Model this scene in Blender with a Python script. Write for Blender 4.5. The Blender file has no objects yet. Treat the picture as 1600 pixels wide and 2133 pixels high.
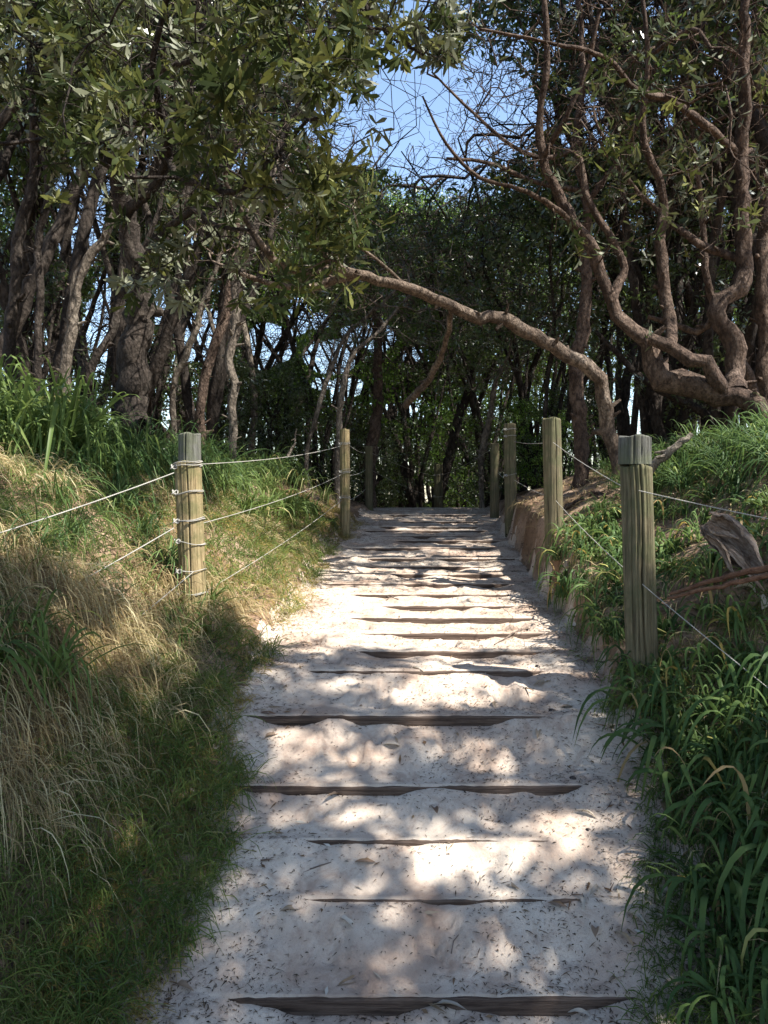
import bpy, math, random
import numpy as np
from mathutils import Vector, Matrix, Quaternion

sc = bpy.context.scene
# ------------------------------------------------------------------ camera, sky, sun, exposure
ZC = 1.6
PITCH = math.atan((1066.5 - 1028) / 1600.0)
cam_d = bpy.data.cameras.new('camera')
cam = bpy.data.objects.new('camera', cam_d)
sc.collection.objects.link(cam)
cam_d.sensor_fit = 'HORIZONTAL'; cam_d.sensor_width = 36; cam_d.lens = 36
cam_d.clip_start = 0.05; cam_d.clip_end = 2000
cam.location = (0, 0, ZC)
cam.rotation_euler = (math.radians(90) - PITCH, 0, 0)
sc.camera = cam

S = Vector((0.52, -0.27, 0.81)).normalized()          # towards the sun
SUN_EL = math.asin(S.z); SUN_ROT = math.atan2(S.x, S.y)
w = bpy.data.worlds.new('World'); sc.world = w; w.use_nodes = True
nt = w.node_tree; nt.nodes.clear()
sky = nt.nodes.new('ShaderNodeTexSky'); sky.sky_type = 'NISHITA'; sky.sun_disc = False
sky.sun_elevation = SUN_EL; sky.sun_rotation = SUN_ROT
sky.air_density = 1.0; sky.dust_density = 0.5; sky.ozone_density = 0.4
bg = nt.nodes.new('ShaderNodeBackground'); bg.inputs['Strength'].default_value = 0.115
wo = nt.nodes.new('ShaderNodeOutputWorld')
nt.links.new(sky.outputs[0], bg.inputs['Color']); nt.links.new(bg.outputs[0], wo.inputs['Surface'])
sl = bpy.data.lights.new('sun', 'SUN'); sl.energy = 5.0; sl.angle = math.radians(0.53); sl.color = (1.0, 0.95, 0.86)
so = bpy.data.objects.new('sun', sl); sc.collection.objects.link(so)
so.rotation_euler = S.to_track_quat('Z', 'Y').to_euler(); so.location = (5, 2, 12)
sc.view_settings.view_transform = 'Standard'; sc.view_settings.look = 'None'
sc.view_settings.exposure = 1.54; sc.view_settings.gamma = 1.0
sc.cycles.max_bounces = 6; sc.cycles.diffuse_bounces = 3; sc.cycles.glossy_bounces = 2
sc.cycles.transmission_bounces = 3; sc.cycles.transparent_max_bounces = 4
sc.cycles.use_denoising = True
sc.cycles.sample_clamp_indirect = 4.0

rs = np.random.RandomState(7)
R = random.Random(11)
PI = math.pi
cP, sP = math.cos(PITCH), math.sin(PITCH)

def P(px, py, d):
    """photo pixel + depth along the view axis -> world point"""
    x = (px - 800) / 1600.0 * d; v = -(py - 1066.5) / 1600.0 * d
    return np.array([x, d * cP + v * sP, ZC + v * cP - d * sP])
def proj(p):
    y, z = p[1], p[2] - ZC
    d = y * cP - z * sP; v = y * sP + z * cP
    if d <= 0.01: return (-9999, -9999, d)
    return (800 + 1600 * p[0] / d, 1066.5 - 1600 * v / d, d)

# ------------------------------------------------------------------ noise
def _h(ix, iy, iz, seed):
    n = (ix * 374761393 + iy * 668265263 + iz * 2147483647 + seed * 974634777) & 0xffffffff
    n = (n ^ (n >> 13)) * 1274126177 & 0xffffffff
    n = (n ^ (n >> 16)) & 0xffff
    return n / 65535.0
def vnoise(x, y, seed=0):
    x = np.asarray(x, float); y = np.asarray(y, float)
    ix = np.floor(x).astype(np.int64); iy = np.floor(y).astype(np.int64)
    fx = x - ix; fy = y - iy; fx = fx * fx * (3 - 2 * fx); fy = fy * fy * (3 - 2 * fy)
    z = np.zeros_like(ix)
    a = _h(ix, iy, z, seed); b = _h(ix + 1, iy, z, seed); c = _h(ix, iy + 1, z, seed); d = _h(ix + 1, iy + 1, z, seed)
    return (a * (1 - fx) + b * fx) * (1 - fy) + (c * (1 - fx) + d * fx) * fy - 0.5
def fbm(x, y, seed=0, oct=3):
    s = 0; a = 1
    for k in range(oct):
        s = s + a * vnoise(x * 2 ** k, y * 2 ** k, seed + k * 17); a *= 0.5
    return s
def sst(t):
    t = np.clip(t, 0, 1); return t * t * (3 - 2 * t)

# ------------------------------------------------------------------ tags and meshes
labels_later = []
def tag(o, label=None, cat=None, group=None, kind=None):
    if label: o['label'] = label
    if cat: o['category'] = cat
    if group: o['group'] = group
    if kind: o['kind'] = kind
    return o
def empty(name, loc=(0, 0, 0), label=None, cat=None, group=None):
    o = bpy.data.objects.new(name, None); sc.collection.objects.link(o)
    o.location = loc; o.empty_display_size = 0.1
    return tag(o, label, cat, group)
def mesh(name, V, F, mats, smooth=True, rnd=None, mat_idx=None):
    """V Nx3, F list of (Mxk) int arrays"""
    if isinstance(F, np.ndarray): F = [F]
    F = [f for f in F if len(f)]
    me = bpy.data.meshes.new(name)
    V = np.ascontiguousarray(V, dtype=np.float32)
    nl = sum(f.size for f in F); nf = sum(len(f) for f in F)
    me.vertices.add(len(V)); me.loops.add(nl); me.polygons.add(nf)
    me.vertices.foreach_set('co', V.ravel())
    li = np.concatenate([f.ravel() for f in F]).astype(np.int32)
    tot = np.concatenate([np.full(len(f), f.shape[1]) for f in F]).astype(np.int32)
    st = np.concatenate([[0], np.cumsum(tot)[:-1]]).astype(np.int32)
    me.loops.foreach_set('vertex_index', li)
    me.polygons.foreach_set('loop_start', st)
    me.polygons.foreach_set('loop_total', tot)
    me.polygons.foreach_set('use_smooth', np.full(nf, smooth, dtype=bool))
    if mat_idx is not None: me.polygons.foreach_set('material_index', mat_idx.astype(np.int32))
    if rnd is not None:
        a = me.attributes.new('rnd', 'FLOAT', 'POINT'); a.data.foreach_set('value', np.ascontiguousarray(rnd, dtype=np.float32))
    for m in (mats if isinstance(mats, (list, tuple)) else [mats]): me.materials.append(m)
    me.update(calc_edges=True)
    return me
def obj(name, me, parent=None, loc=None):
    o = bpy.data.objects.new(name, me); sc.collection.objects.link(o)
    if parent is not None: o.parent = parent
    if loc is not None: o.location = loc
    return o
def struct(name, me):
    return tag(obj(name, me), kind='structure')
def copy_thing(root, loc, rotz=0, scale=1.0):
    r = root.copy(); sc.collection.objects.link(r); r.location = loc; r.rotation_euler = (0, 0, rotz); r.scale = (scale,) * 3
    for ch in root.children:
        c = ch.copy(); sc.collection.objects.link(c); c.parent = r
        for g in ch.children:
            d = g.copy(); sc.collection.objects.link(d); d.parent = c
    return r

# ------------------------------------------------------------------ materials
class NT:
    def __init__(s, name):
        s.m = bpy.data.materials.new(name); s.m.use_nodes = True; s.t = s.m.node_tree; s.t.nodes.clear()
        s.out = s.n('ShaderNodeOutputMaterial')
    def n(s, t, **kw):
        x = s.t.nodes.new(t)
        for k, v in kw.items(): setattr(x, k, v)
        return x
    def l(s, a, b): s.t.links.new(a, b)
    def noise(s, scale, detail=4, rough=.6, vec=None, dist=0):
        x = s.n('ShaderNodeTexNoise'); x.inputs['Scale'].default_value = scale; x.inputs['Detail'].default_value = detail
        x.inputs['Roughness'].default_value = rough; x.inputs['Distortion'].default_value = dist
        if vec is not None: s.l(vec, x.inputs['Vector'])
        return x.outputs['Fac']
    def coord(s, kind='Object', scale=(1, 1, 1)):
        c = s.n('ShaderNodeTexCoord'); m = s.n('ShaderNodeMapping'); m.inputs['Scale'].default_value = scale
        s.l(c.outputs[kind], m.inputs['Vector']); return m.outputs[0]
    def ramp(s, fac, stops):
        r = s.n('ShaderNodeValToRGB'); e = r.color_ramp.elements
        while len(e) > 1: e.remove(e[-1])
        e[0].position = stops[0][0]; e[0].color = (*stops[0][1], 1)
        for p, c in stops[1:]:
            q = e.new(p); q.color = (*c, 1)
        s.l(fac, r.inputs[0]); return r.outputs[0]
    def mix(s, fac, a, b, mode='MIX'):
        x = s.n('ShaderNodeMix', data_type='RGBA', blend_type=mode)
        if isinstance(fac, (int, float)): x.inputs[0].default_value = fac
        else: s.l(fac, x.inputs[0])
        for sock, v in ((x.inputs[6], a), (x.inputs[7], b)):
            if isinstance(v, tuple): sock.default_value = (*v, 1)
            else: s.l(v, sock)
        return x.outputs[2]
    def math(s, op, a, b=0.0):
        x = s.n('ShaderNodeMath', operation=op)
        for i, v in enumerate((a, b)):
            if isinstance(v, (int, float)): x.inputs[i].default_value = v
            else: s.l(v, x.inputs[i])
        return x.outputs[0]
    def bump(s, h, strength=.5, dist=.01, nrm=None):
        b = s.n('ShaderNodeBump'); b.inputs['Strength'].default_value = strength; b.inputs['Distance'].default_value = dist
        s.l(h, b.inputs['Height'])
        if nrm is not None: s.l(nrm, b.inputs['Normal'])
        return b.outputs[0]
    def pbr(s, col, rough=.8, nrm=None, spec=.3, metal=0):
        p = s.n('ShaderNodeBsdfPrincipled'); p.inputs['Roughness'].default_value = rough
        p.inputs['Specular IOR Level'].default_value = spec; p.inputs['Metallic'].default_value = metal
        if isinstance(col, tuple): p.inputs['Base Color'].default_value = (*col, 1)
        else: s.l(col, p.inputs['Base Color'])
        if nrm is not None: s.l(nrm, p.inputs['Normal'])
        s.l(p.outputs[0], s.out.inputs[0]); return p

def leaf_mat(name, stops, back=None, trans=.35, gloss=.12, rough=.4, gk=1.9):
    k = NT(name)
    a = k.n('ShaderNodeAttribute', attribute_name='rnd')
    oi = k.n('ShaderNodeObjectInfo')
    f = k.math('FRACT', k.math('ADD', a.outputs['Fac'], 0.0))
    col = k.ramp(f, stops)
    hs = k.n('ShaderNodeHueSaturation'); k.l(col, hs.inputs['Color'])
    k.l(k.math('ADD', k.math('MULTIPLY', oi.outputs['Random'], .4), .8), hs.inputs['Value'])
    col = hs.outputs[0]
    dcol = col
    if back is not None:
        g = k.n('ShaderNodeNewGeometry'); dcol = k.mix(g.outputs['Backfacing'], col, back)
    d = k.n('ShaderNodeBsdfDiffuse'); k.l(dcol, d.inputs[0])
    t = k.n('ShaderNodeBsdfTranslucent')
    tc = k.mix(.5, col, (1.0, 1.0, 0.25), 'MULTIPLY')
    g2 = k.n('ShaderNodeGamma'); k.l(tc, g2.inputs[0]); g2.inputs[1].default_value = .8
    k.l(g2.outputs[0], t.inputs[0])
    m1 = k.n('ShaderNodeMixShader'); m1.inputs[0].default_value = trans
    k.l(d.outputs[0], m1.inputs[1]); k.l(t.outputs[0], m1.inputs[2])
    gl = k.n('ShaderNodeBsdfGlossy'); gl.inputs['Roughness'].default_value = rough + .08
    gl.inputs[0].default_value = (1, 1, 1, 1)
    fr = k.n('ShaderNodeFresnel'); fr.inputs[0].default_value = 1.4
    m2 = k.n('ShaderNodeMixShader'); k.l(k.math('MINIMUM', k.math('MULTIPLY', fr.outputs[0], gloss * gk), .04 * gk), m2.inputs[0])
    k.l(m1.outputs[0], m2.inputs[1]); k.l(gl.outputs[0], m2.inputs[2])
    k.l(m2.outputs[0], k.out.inputs[0])
    return k.m

def sand_mat():
    k = NT('sand'); c = k.coord()
    n1 = k.noise(3.5, 5, .6, c); n2 = k.noise(45, 4, .7, c); n3 = k.noise(420, 2, .6, c); n4 = k.noise(9, 5, .7, c, .6)
    col = k.ramp(n1, [(.3, (.30, .215, .165)), (.46, (.43, .345, .28)), (.62, (.53, .455, .38))])
    col = k.mix(k.ramp(n2, [(.56, (0, 0, 0)), (.72, (.55, .55, .55))]), col, (.27, .19, .155))
    col = k.mix(k.ramp(n4, [(.52, (0, 0, 0)), (.66, (.45, .45, .45))]), col, (.24, .155, .115))
    sp = k.ramp(n3, [(.63, (0, 0, 0)), (.70, (.7, .7, .7))])
    col = k.mix(sp, col, (.14, .11, .095))
    nr = k.bump(n2, .55, .012); nr = k.bump(n3, .5, .004, nr)
    k.pbr(col, .95, nr, .1); return k.m
def soil_mat():
    k = NT('bank_soil'); c = k.coord()
    n1 = k.noise(2.2, 5, .6, c); n2 = k.noise(28, 5, .7, c); n3 = k.noise(160, 3, .6, c)
    col = k.ramp(n1, [(.3, (.15, .095, .06)), (.5, (.27, .18, .12)), (.68, (.40, .29, .21))])
    col = k.mix(k.ramp(n2, [(.5, (0, 0, 0)), (.66, (.7, .7, .7))]), col, (.07, .048, .03))
    nr = k.bump(n2, .8, .03); nr = k.bump(n3, .7, .008, nr)
    k.pbr(col, .95, nr, .1); return k.m
def wood_mat(name, a, b, crack, grain=(60, 60, 3.0), moss=None):
    k = NT(name); c = k.coord('Object', grain)
    n1 = k.noise(1.0, 6, .7, c, .3); n2 = k.noise(3.2, 3, .6, c)
    c2 = k.coord(); n3 = k.noise(7, 4, .6, c2)
    col = k.ramp(n1, [(.32, crack), (.45, a), (.66, b)])
    if moss is not None:
        col = k.mix(k.ramp(n3, [(.46, (0, 0, 0)), (.6, (.75, .75, .75))]), col, moss)
    nr = k.bump(n1, .8, .012); nr = k.bump(n2, .5, .004, nr)
    k.pbr(col, .85, nr, .2); return k.m
def bark_mat(name, a, b, c_, sc_=1.0):
    k = NT(name); c = k.coord('Object', (1, 1, .55))
    n1 = k.noise(5 * sc_, 6, .65, c); n2 = k.noise(34 * sc_, 6, .75, c, .2)
    v = k.n('ShaderNodeTexVoronoi'); v.inputs['Scale'].default_value = 55 * sc_; k.l(c, v.inputs['Vector'])
    col = k.ramp(n1, [(.3, a), (.5, b), (.68, c_)])
    col = k.mix(k.ramp(n2, [(.42, (.75, .75, .75)), (.58, (0, 0, 0))]), col, tuple(x * .4 for x in a))
    nr = k.bump(n2, 1.0, .03); nr = k.bump(v.outputs['Distance'], .8, .014, nr)
    k.pbr(col, .9, nr, .15); return k.m
def plain(name, col, rough=.8, nscale=30, var=.35, metal=0, spec=.3):
    k = NT(name); c = k.coord(); n = k.noise(nscale, 4, .6, c)
    cc = k.ramp(n, [(.3, tuple(x * (1 - var) for x in col)), (.7, tuple(min(1, x * (1 + var * .6)) for x in col))])
    k.pbr(cc, rough, k.bump(n, .4, .004), spec, metal); return k.m

M = {}
M['sand'] = sand_mat(); M['soil'] = soil_mat()
M['sleeper'] = wood_mat('weathered_sleeper_wood', (.060, .040, .030), (.155, .112, .088), (.022, .015, .012), (3.0, 70, 70))
M['post_green'] = wood_mat('treated_post_wood', (.10, .084, .050), (.21, .18, .11), (.022, .019, .013), (70, 70, 2.5), (.085, .088, .045))
M['post_pale'] = wood_mat('pale_post_wood', (.22, .165, .085), (.38, .30, .17), (.04, .028, .015), (70, 70, 2.5), (.12, .115, .05))
M['post_grey'] = wood_mat('grey_weathered_wood', (.075, .074, .066), (.16, .158, .14), (.03, .03, .026), (70, 70, 5.0), (.09, .10, .06))
M['rope'] = plain('rope_fibre', (.32, .305, .275), .8, 300, .35)
M['bark_brown'] = bark_mat('reddish_brown_bark', (.055, .037, .029), (.12, .083, .063), (.21, .155, .122))
M['bark_sunlit'] = bark_mat('sunlit_brown_bark', (.085, .062, .048), (.185, .14, .108), (.33, .265, .21))  # brown bark made lighter: sunlight on the arching trunk put into its colour
M['bark_pale'] = bark_mat('pale_grey_bark', (.09, .075, .06), (.18, .15, .122), (.33, .285, .23), .8)
M['bark_dark'] = bark_mat('dark_bark', (.025, .02, .017), (.055, .044, .037), (.10, .085, .072), .8)
M['twig'] = plain('twig_bark', (.13, .098, .08), .85, 40, .5)
M['banksia'] = leaf_mat('banksia_leaf', [(0, (.018, .028, .012)), (.45, (.042, .058, .02)), (.78, (.115, .12, .035)), (.93, (.24, .25, .10)), (.955, (.34, .18, .05)), (1, (.26, .09, .025))], (.15, .16, .105), .28, .14, .5, .7)
M['dark_leaf'] = leaf_mat('dark_glossy_leaf', [(0, (.018, .034, .010)), (.5, (.045, .075, .02)), (.85, (.085, .125, .03)), (1, (.15, .19, .05))], (.06, .085, .035), .42, .16, .35, 3.2)
M['bright_leaf'] = leaf_mat('bright_green_leaf', [(0, (.05, .10, .018)), (.5, (.10, .19, .03)), (1, (.18, .28, .05))], None, .5, .12, .4)
M['strap'] = leaf_mat('strappy_leaf', [(0, (.025, .055, .02)), (.4, (.065, .115, .035)), (.70, (.14, .20, .06)), (.86, (.27, .31, .11)), (.96, (.40, .24, .06)), (1, (.33, .25, .14))], None, .35, .12, .35)
M['strap_light'] = leaf_mat('light_strappy_leaf', [(0, (.05, .085, .022)), (.5, (.11, .165, .045)), (.88, (.19, .24, .08)), (1, (.38, .33, .16))], None, .4, .12, .35)
M['grass'] = leaf_mat('green_grass_blade', [(0, (.035, .07, .018)), (.5, (.085, .13, .03)), (.85, (.16, .20, .055)), (1, (.30, .27, .12))], None, .4, .06, .5)
M['dry'] = leaf_mat('dry_grass_blade', [(0, (.12, .08, .045)), (.35, (.27, .195, .10)), (.7, (.46, .38, .21)), (1, (.64, .58, .38))], None, .35, .05, .5)
M['couch'] = leaf_mat('yellowed_grass_blade', [(0, (.16, .10, .03)), (.5, (.27, .20, .06)), (.85, (.36, .29, .10)), (1, (.16, .19, .05))], None, .4, .05, .5)
M['litter'] = leaf_mat('leaf_litter', [(0, (.035, .025, .018)), (.5, (.085, .06, .042)), (.8, (.17, .12, .085)), (1, (.33, .27, .21))], None, .1, .05, .6)
M['fallen'] = leaf_mat('fallen_leaf', [(0, (.15, .085, .05)), (.5, (.30, .22, .14)), (.8, (.48, .44, .38)), (1, (.62, .60, .56))], None, .15, .08, .5)
M['bolt'] = plain('rusty_steel', (.10, .085, .08), .35, 80, .5, 1.0)
M['sheath'] = wood_mat('dry_palm_sheath', (.15, .105, .078), (.33, .26, .205), (.05, .034, .025), (5, 70, 70))
M['frond'] = wood_mat('red_brown_frond_stalk', (.12, .058, .034), (.20, .11, .068), (.04, .02, .014), (4, 60, 60))

# ------------------------------------------------------------------ path geometry tables (from the step positions)
# photo row of each riser, depth, left and right visible ends
STEPS = [(2078, 2.10, 470, 1262), (1874, 2.36, 612, 1175), (1751, 2.55, 640, 1122), (1638, 2.78, 488, 1195), (1492, 3.13, 545, 1160),
         (1398, 3.50, 636, 1140), (1358, 3.80, 745, 1110), (1320, 4.15, 735, 1115), (1288, 4.50, 755, 1102), (1263, 4.85, 815, 1062),
         (1239, 5.20, 732, 1052), (1217, 5.60, 665, 1052), (1197, 6.00, 830, 1045), (1181, 6.40, 750, 1020), (1164, 6.80, 755, 1068),
         (1142, 7.30, 748, 1030), (1127, 7.75, 835, 1036), (1117, 8.10, 780, 1008), (1106, 8.50, 772, 1014), (1098, 8.90, 800, 1006),
         (1087, 9.50, 812, 996), (1073, 10.4, 795, 1006)]
STP = []
for (py, d, xl, xr) in STEPS:
    p = P((xl + xr) / 2, py, d); a = P(xl, py, d)[0]; b = P(xr, py, d)[0]
    STP.append((p[1], p[2], a, b))                    # y, z of sleeper top front edge, left x, right x
sy = np.array([s[0] for s in STP]); sz = np.array([s[1] for s in STP])
EXPO = np.array([.031, .021, .015, .022, .026, .025] + [.023] * 3 + [.022] * 13)
crest = P(905, 1057, 11.6)
EDGE = [(2500, 250, 1480, 1.7), (2070, 290, 1440, 2.1), (1750, 430, 1385, 2.55), (1638, 470, 1345, 2.78), (1492, 490, 1275, 3.13), (1398, 525, 1235, 3.5), (1320, 575, 1195, 4.15),
        (1239, 625, 1128, 5.2), (1164, 668, 1082, 6.8), (1106, 730, 1042, 8.5), (1073, 762, 1042, 10.4), (1057, 785, 1030, 11.5)]
ey = np.array([P(800, e[0], e[3])[1] for e in EDGE]); exl = np.array([P(e[1], e[0], e[3])[0] for e in EDGE]); exr = np.array([P(e[2], e[0], e[3])[0] for e in EDGE])
ey = np.concatenate([[-8, 0.6], ey, [16, 30, 90]]); exl = np.concatenate([[-.75, -.75], exl, [-.6, -2.5, -2.5]]); exr = np.concatenate([[.85, .85], exr, [1.6, 1.5, 1.5]])
def xl_(y): return np.interp(y, ey, exl)
def xr_(y): return np.interp(y, ey, exr)

def path_z(x, y):
    """sand surface: stepped where sleepers are, smooth beside them"""
    x = np.asarray(x, float); y = np.asarray(y, float)
    # smooth profile
    ky = np.concatenate([[-30, 0.8], sy, [crest[1], 14, 40, 130]])
    kz = np.concatenate([[-.35, -.0], sz + .007, [crest[2], crest[2] - .15, crest[2] - 1.2, crest[2] - 2.5]])
    kz[1] = sz[0] - (sy[0] - .8) * .30; kz[0] = kz[1] - 1.5
    zs = np.interp(y, ky, kz)
    # stepped profile
    zt = zs.copy()
    idx = np.searchsorted(sy, y, side='right') - 1      # last sleeper whose front is before y
    for i in range(-1, len(sy)):
        m = idx == i
        if not m.any(): continue
        y0 = sy[i] if i >= 0 else .8; z0 = sz[i] if i >= 0 else kz[1]
        if i + 1 < len(sy):
            L1, R1 = STP[i + 1][2], STP[i + 1][3]; em = sst((x[m] - L1 + .09) / .2) * sst((R1 + .09 - x[m]) / .2)
            y1 = sy[i + 1]; z1 = sz[i + 1] + .009 - (EXPO[i + 1] * 1.05 + .009) * em ** .6
        else: y1 = crest[1]; z1 = crest[2]
        t = np.clip((y[m] - y0) / (y1 - y0), 0, 1)
        z = z0 + (z1 - z0) * sst((t - .10) / .9) 
        # mounding of sand against the riser above
        if i + 1 < len(sy):
            mound = np.clip(fbm(x[m] * 5.0, np.full(m.sum(), i * 3.7), 5, 4) * 1.5 + .25 * fbm(x[m] * 1.6, np.full(m.sum(), i * 5.1), 6, 1), -.5, .42)
            z = z + mound * EXPO[i + 1] * np.exp(-((1 - t) * (y1 - y0) / .07) ** 2) * 1.3
        z = z + .0065 + .004 * fbm(x[m] * 4, y[m] * 12, 31) * np.exp(-(t * (y1 - y0) / .10) ** 2)
        zt[m] = z
    # lateral mask
    il = np.clip(idx + 1, 0, len(sy) - 1)
    L = np.array([s[2] for s in STP])[il]; Rr = np.array([s[3] for s in STP])[il]
    nearer = np.where((idx >= 0) & (idx + 1 < len(sy)), 1, 1)
    mk = sst((x - L + .16) / .10) * sst((Rr - x + .16) / .10)
    z = zt * mk + zs * (1 - mk)
    far = y > sy[-1] + .05
    return np.where(far | (y < .8), zs, z)

def terrain(x, y, detail=True):
    x = np.asarray(x, float); y = np.asarray(y, float)
    z = path_z(x, y)
    wob = .07 * fbm(x * 0 + y * 2.3, x * 0 + 3.3, 77, 3)
    dl = np.maximum(xl_(y) - x + wob, 0); dr = np.maximum(x - xr_(y) + .06 * fbm(y * 2.7, x * 0 + 9.1, 99, 3), 0)
    cutL = np.interp(y, [2, 3.5, 5.2, 8, 11, 14], [.03, .05, .20, .16, .06, 0])
    cutR = np.interp(y, [2, 3, 4.5, 5.8, 8, 10.5, 14], [.04, .10, .34, .46, .36, .14, 0])
    HL = np.interp(y, [0, 2, 6, 9, 12, 18], [.75, .80, .72, .52, .25, .0]); HR = np.interp(y, [0, 3, 6, 9, 12, 18], [.72, .76, .50, .38, .25, .1])
    zl = cutL * sst(dl / .14) + HL * sst(dl / 1.35) * (.75 + .25 * sst(dl / .6)) + .13 * np.maximum(dl - 1.0, 0) - .10 * np.maximum(dl - 6, 0)
    zr = cutR * sst(dr / .11) + HR * sst(dr / 1.30) + .10 * np.maximum(dr - 1.0, 0) - .08 * np.maximum(dr - 6, 0)
    z = z + zl + zr
    if detail:
        inp = (dl <= 0) & (dr <= 0)
        near = np.exp(-np.maximum(y - 6, 0) / 6)
        foot = fbm(x * 4.5, y * 4.5, 3, 2) * .024 - np.abs(fbm(x * 9, y * 9, 8, 2)) * .020 * sst(fbm(x * 1.7, y * 1.7, 28, 2) + .6) + fbm(x * 27, y * 27, 18, 2) * .004
        # keep sleepers tops flush
        dmin = np.min(np.abs(y[..., None] - (sy + .03)), axis=-1) if y.ndim else 0
        calm = .06 + .94 * sst((dmin - .045) / .10)
        bankn = fbm(x * 1.3, y * 1.3, 13, 4) * .14 * sst((dl + dr) / .5) + fbm(x * 6, y * 6, 21, 3) * .05 * sst((dl + dr) / .15)
        z = z + foot * calm * near + bankn
    return z
_f = np.random.RandomState(42)
PRINTS = []
for _k in range(230):
    _y = 1.2 + 9.5 * _f.rand() ** 1.3; _a, _b = float(xl_(_y)), float(xr_(_y)); PRINTS.append((_a + .22 + (_b - _a - .44) * _f.rand(), _y, _f.randn() * .28, _f.uniform(.009, .019), _f.uniform(.8, 1.05)))
def footprints(x, y):
    z = np.zeros(len(x)); dm = np.min(np.abs(y[:, None] - (sy + .035)), axis=1) if len(x) < 80000 else np.concatenate([np.min(np.abs(c[:, None] - (sy + .035)), axis=1) for c in np.array_split(y, 40)])
    for (a, b, th, dep, sc_) in PRINTS:
        i = np.where((np.abs(x - a) < .25) & (np.abs(y - b) < .25))[0]
        if not len(i): continue
        dx, dy = x[i] - a, y[i] - b; u = dx * math.sin(th) + dy * math.cos(th); v = dx * math.cos(th) - dy * math.sin(th)
        wd = .048 * (1 - .22 * np.sin((u / .135 + .3) * 2.2)); r = (np.abs(u) / (.135 * sc_)) ** 3 + (np.abs(v) / wd) ** 3
        z[i] += -dep * sst((1.25 - r) / .6) + .35 * dep * np.exp(-((r - 1.6) / .6) ** 2)
    return z * sst((dm - .04) / .06)
def tz(x, y): return float(terrain(np.array([x]), np.array([y]))[0])
def hit(px, py, dmin=1.2, dmax=30):
    """where the view ray through a photo pixel meets the ground"""
    ds = np.concatenate([np.arange(dmin, 12, .02), np.arange(12, dmax, .2)])
    a = P(px, py, 1.0) - np.array([0, 0, ZC])
    pts = a[None] * ds[:, None] + np.array([0, 0, ZC])
    b = pts[:, 2] < terrain(pts[:, 0], pts[:, 1])
    i = int(np.argmax(b)) if b.any() else len(ds) - 1
    return pts[i]

# ------------------------------------------------------------------ ground sheets
fine = np.arange(-1.35, 1.75, .0165)
gx = np.concatenate([-np.geomspace(1.39, 90, 75)[::-1], fine, np.geomspace(1.79, 90, 75)])
yy = [-40, -20, -10, -5, -2, -.5, .4]
y = .8
while y < 13: yy.append(y); y += .0135 * max(.9, y / 2.4)
yy += list(np.geomspace(13.3, 130, 70))
for s in sy: yy += [s - .0015, s + .0015]
yy = np.array(sorted(yy))
GX, GY = np.meshgrid(gx, yy)
GZ = (terrain(GX.ravel(), GY.ravel()) + footprints(GX.ravel(), GY.ravel())).reshape(GX.shape)
V = np.stack([GX, GY, GZ], -1).reshape(-1, 3)
nx, ny = len(gx), len(yy)
ii, jj = np.meshgrid(np.arange(nx - 1), np.arange(ny - 1))
q = np.stack([jj * nx + ii, jj * nx + ii + 1, (jj + 1) * nx + ii + 1, (jj + 1) * nx + ii], -1).reshape(-1, 4)
cx = V[q].mean(1)
wobl = .10 * fbm(cx[:, 1] * 5, cx[:, 0] * 5, 55, 3)
onpath = (cx[:, 0] > xl_(cx[:, 1]) - .05 + wobl) & (cx[:, 0] < xr_(cx[:, 1]) + .05 + wobl) & (cx[:, 1] < 12.5)
def sub(mask):
    f = q[mask]; u, inv = np.unique(f, return_inverse=True)
    return V[u], inv.reshape(-1, 4)
v1, f1 = sub(onpath); struct('sandy_path', mesh('sandy_path', v1, f1, M['sand']))
v2, f2 = sub(~onpath); struct('ground', mesh('ground', v2, f2, M['soil']))

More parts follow.
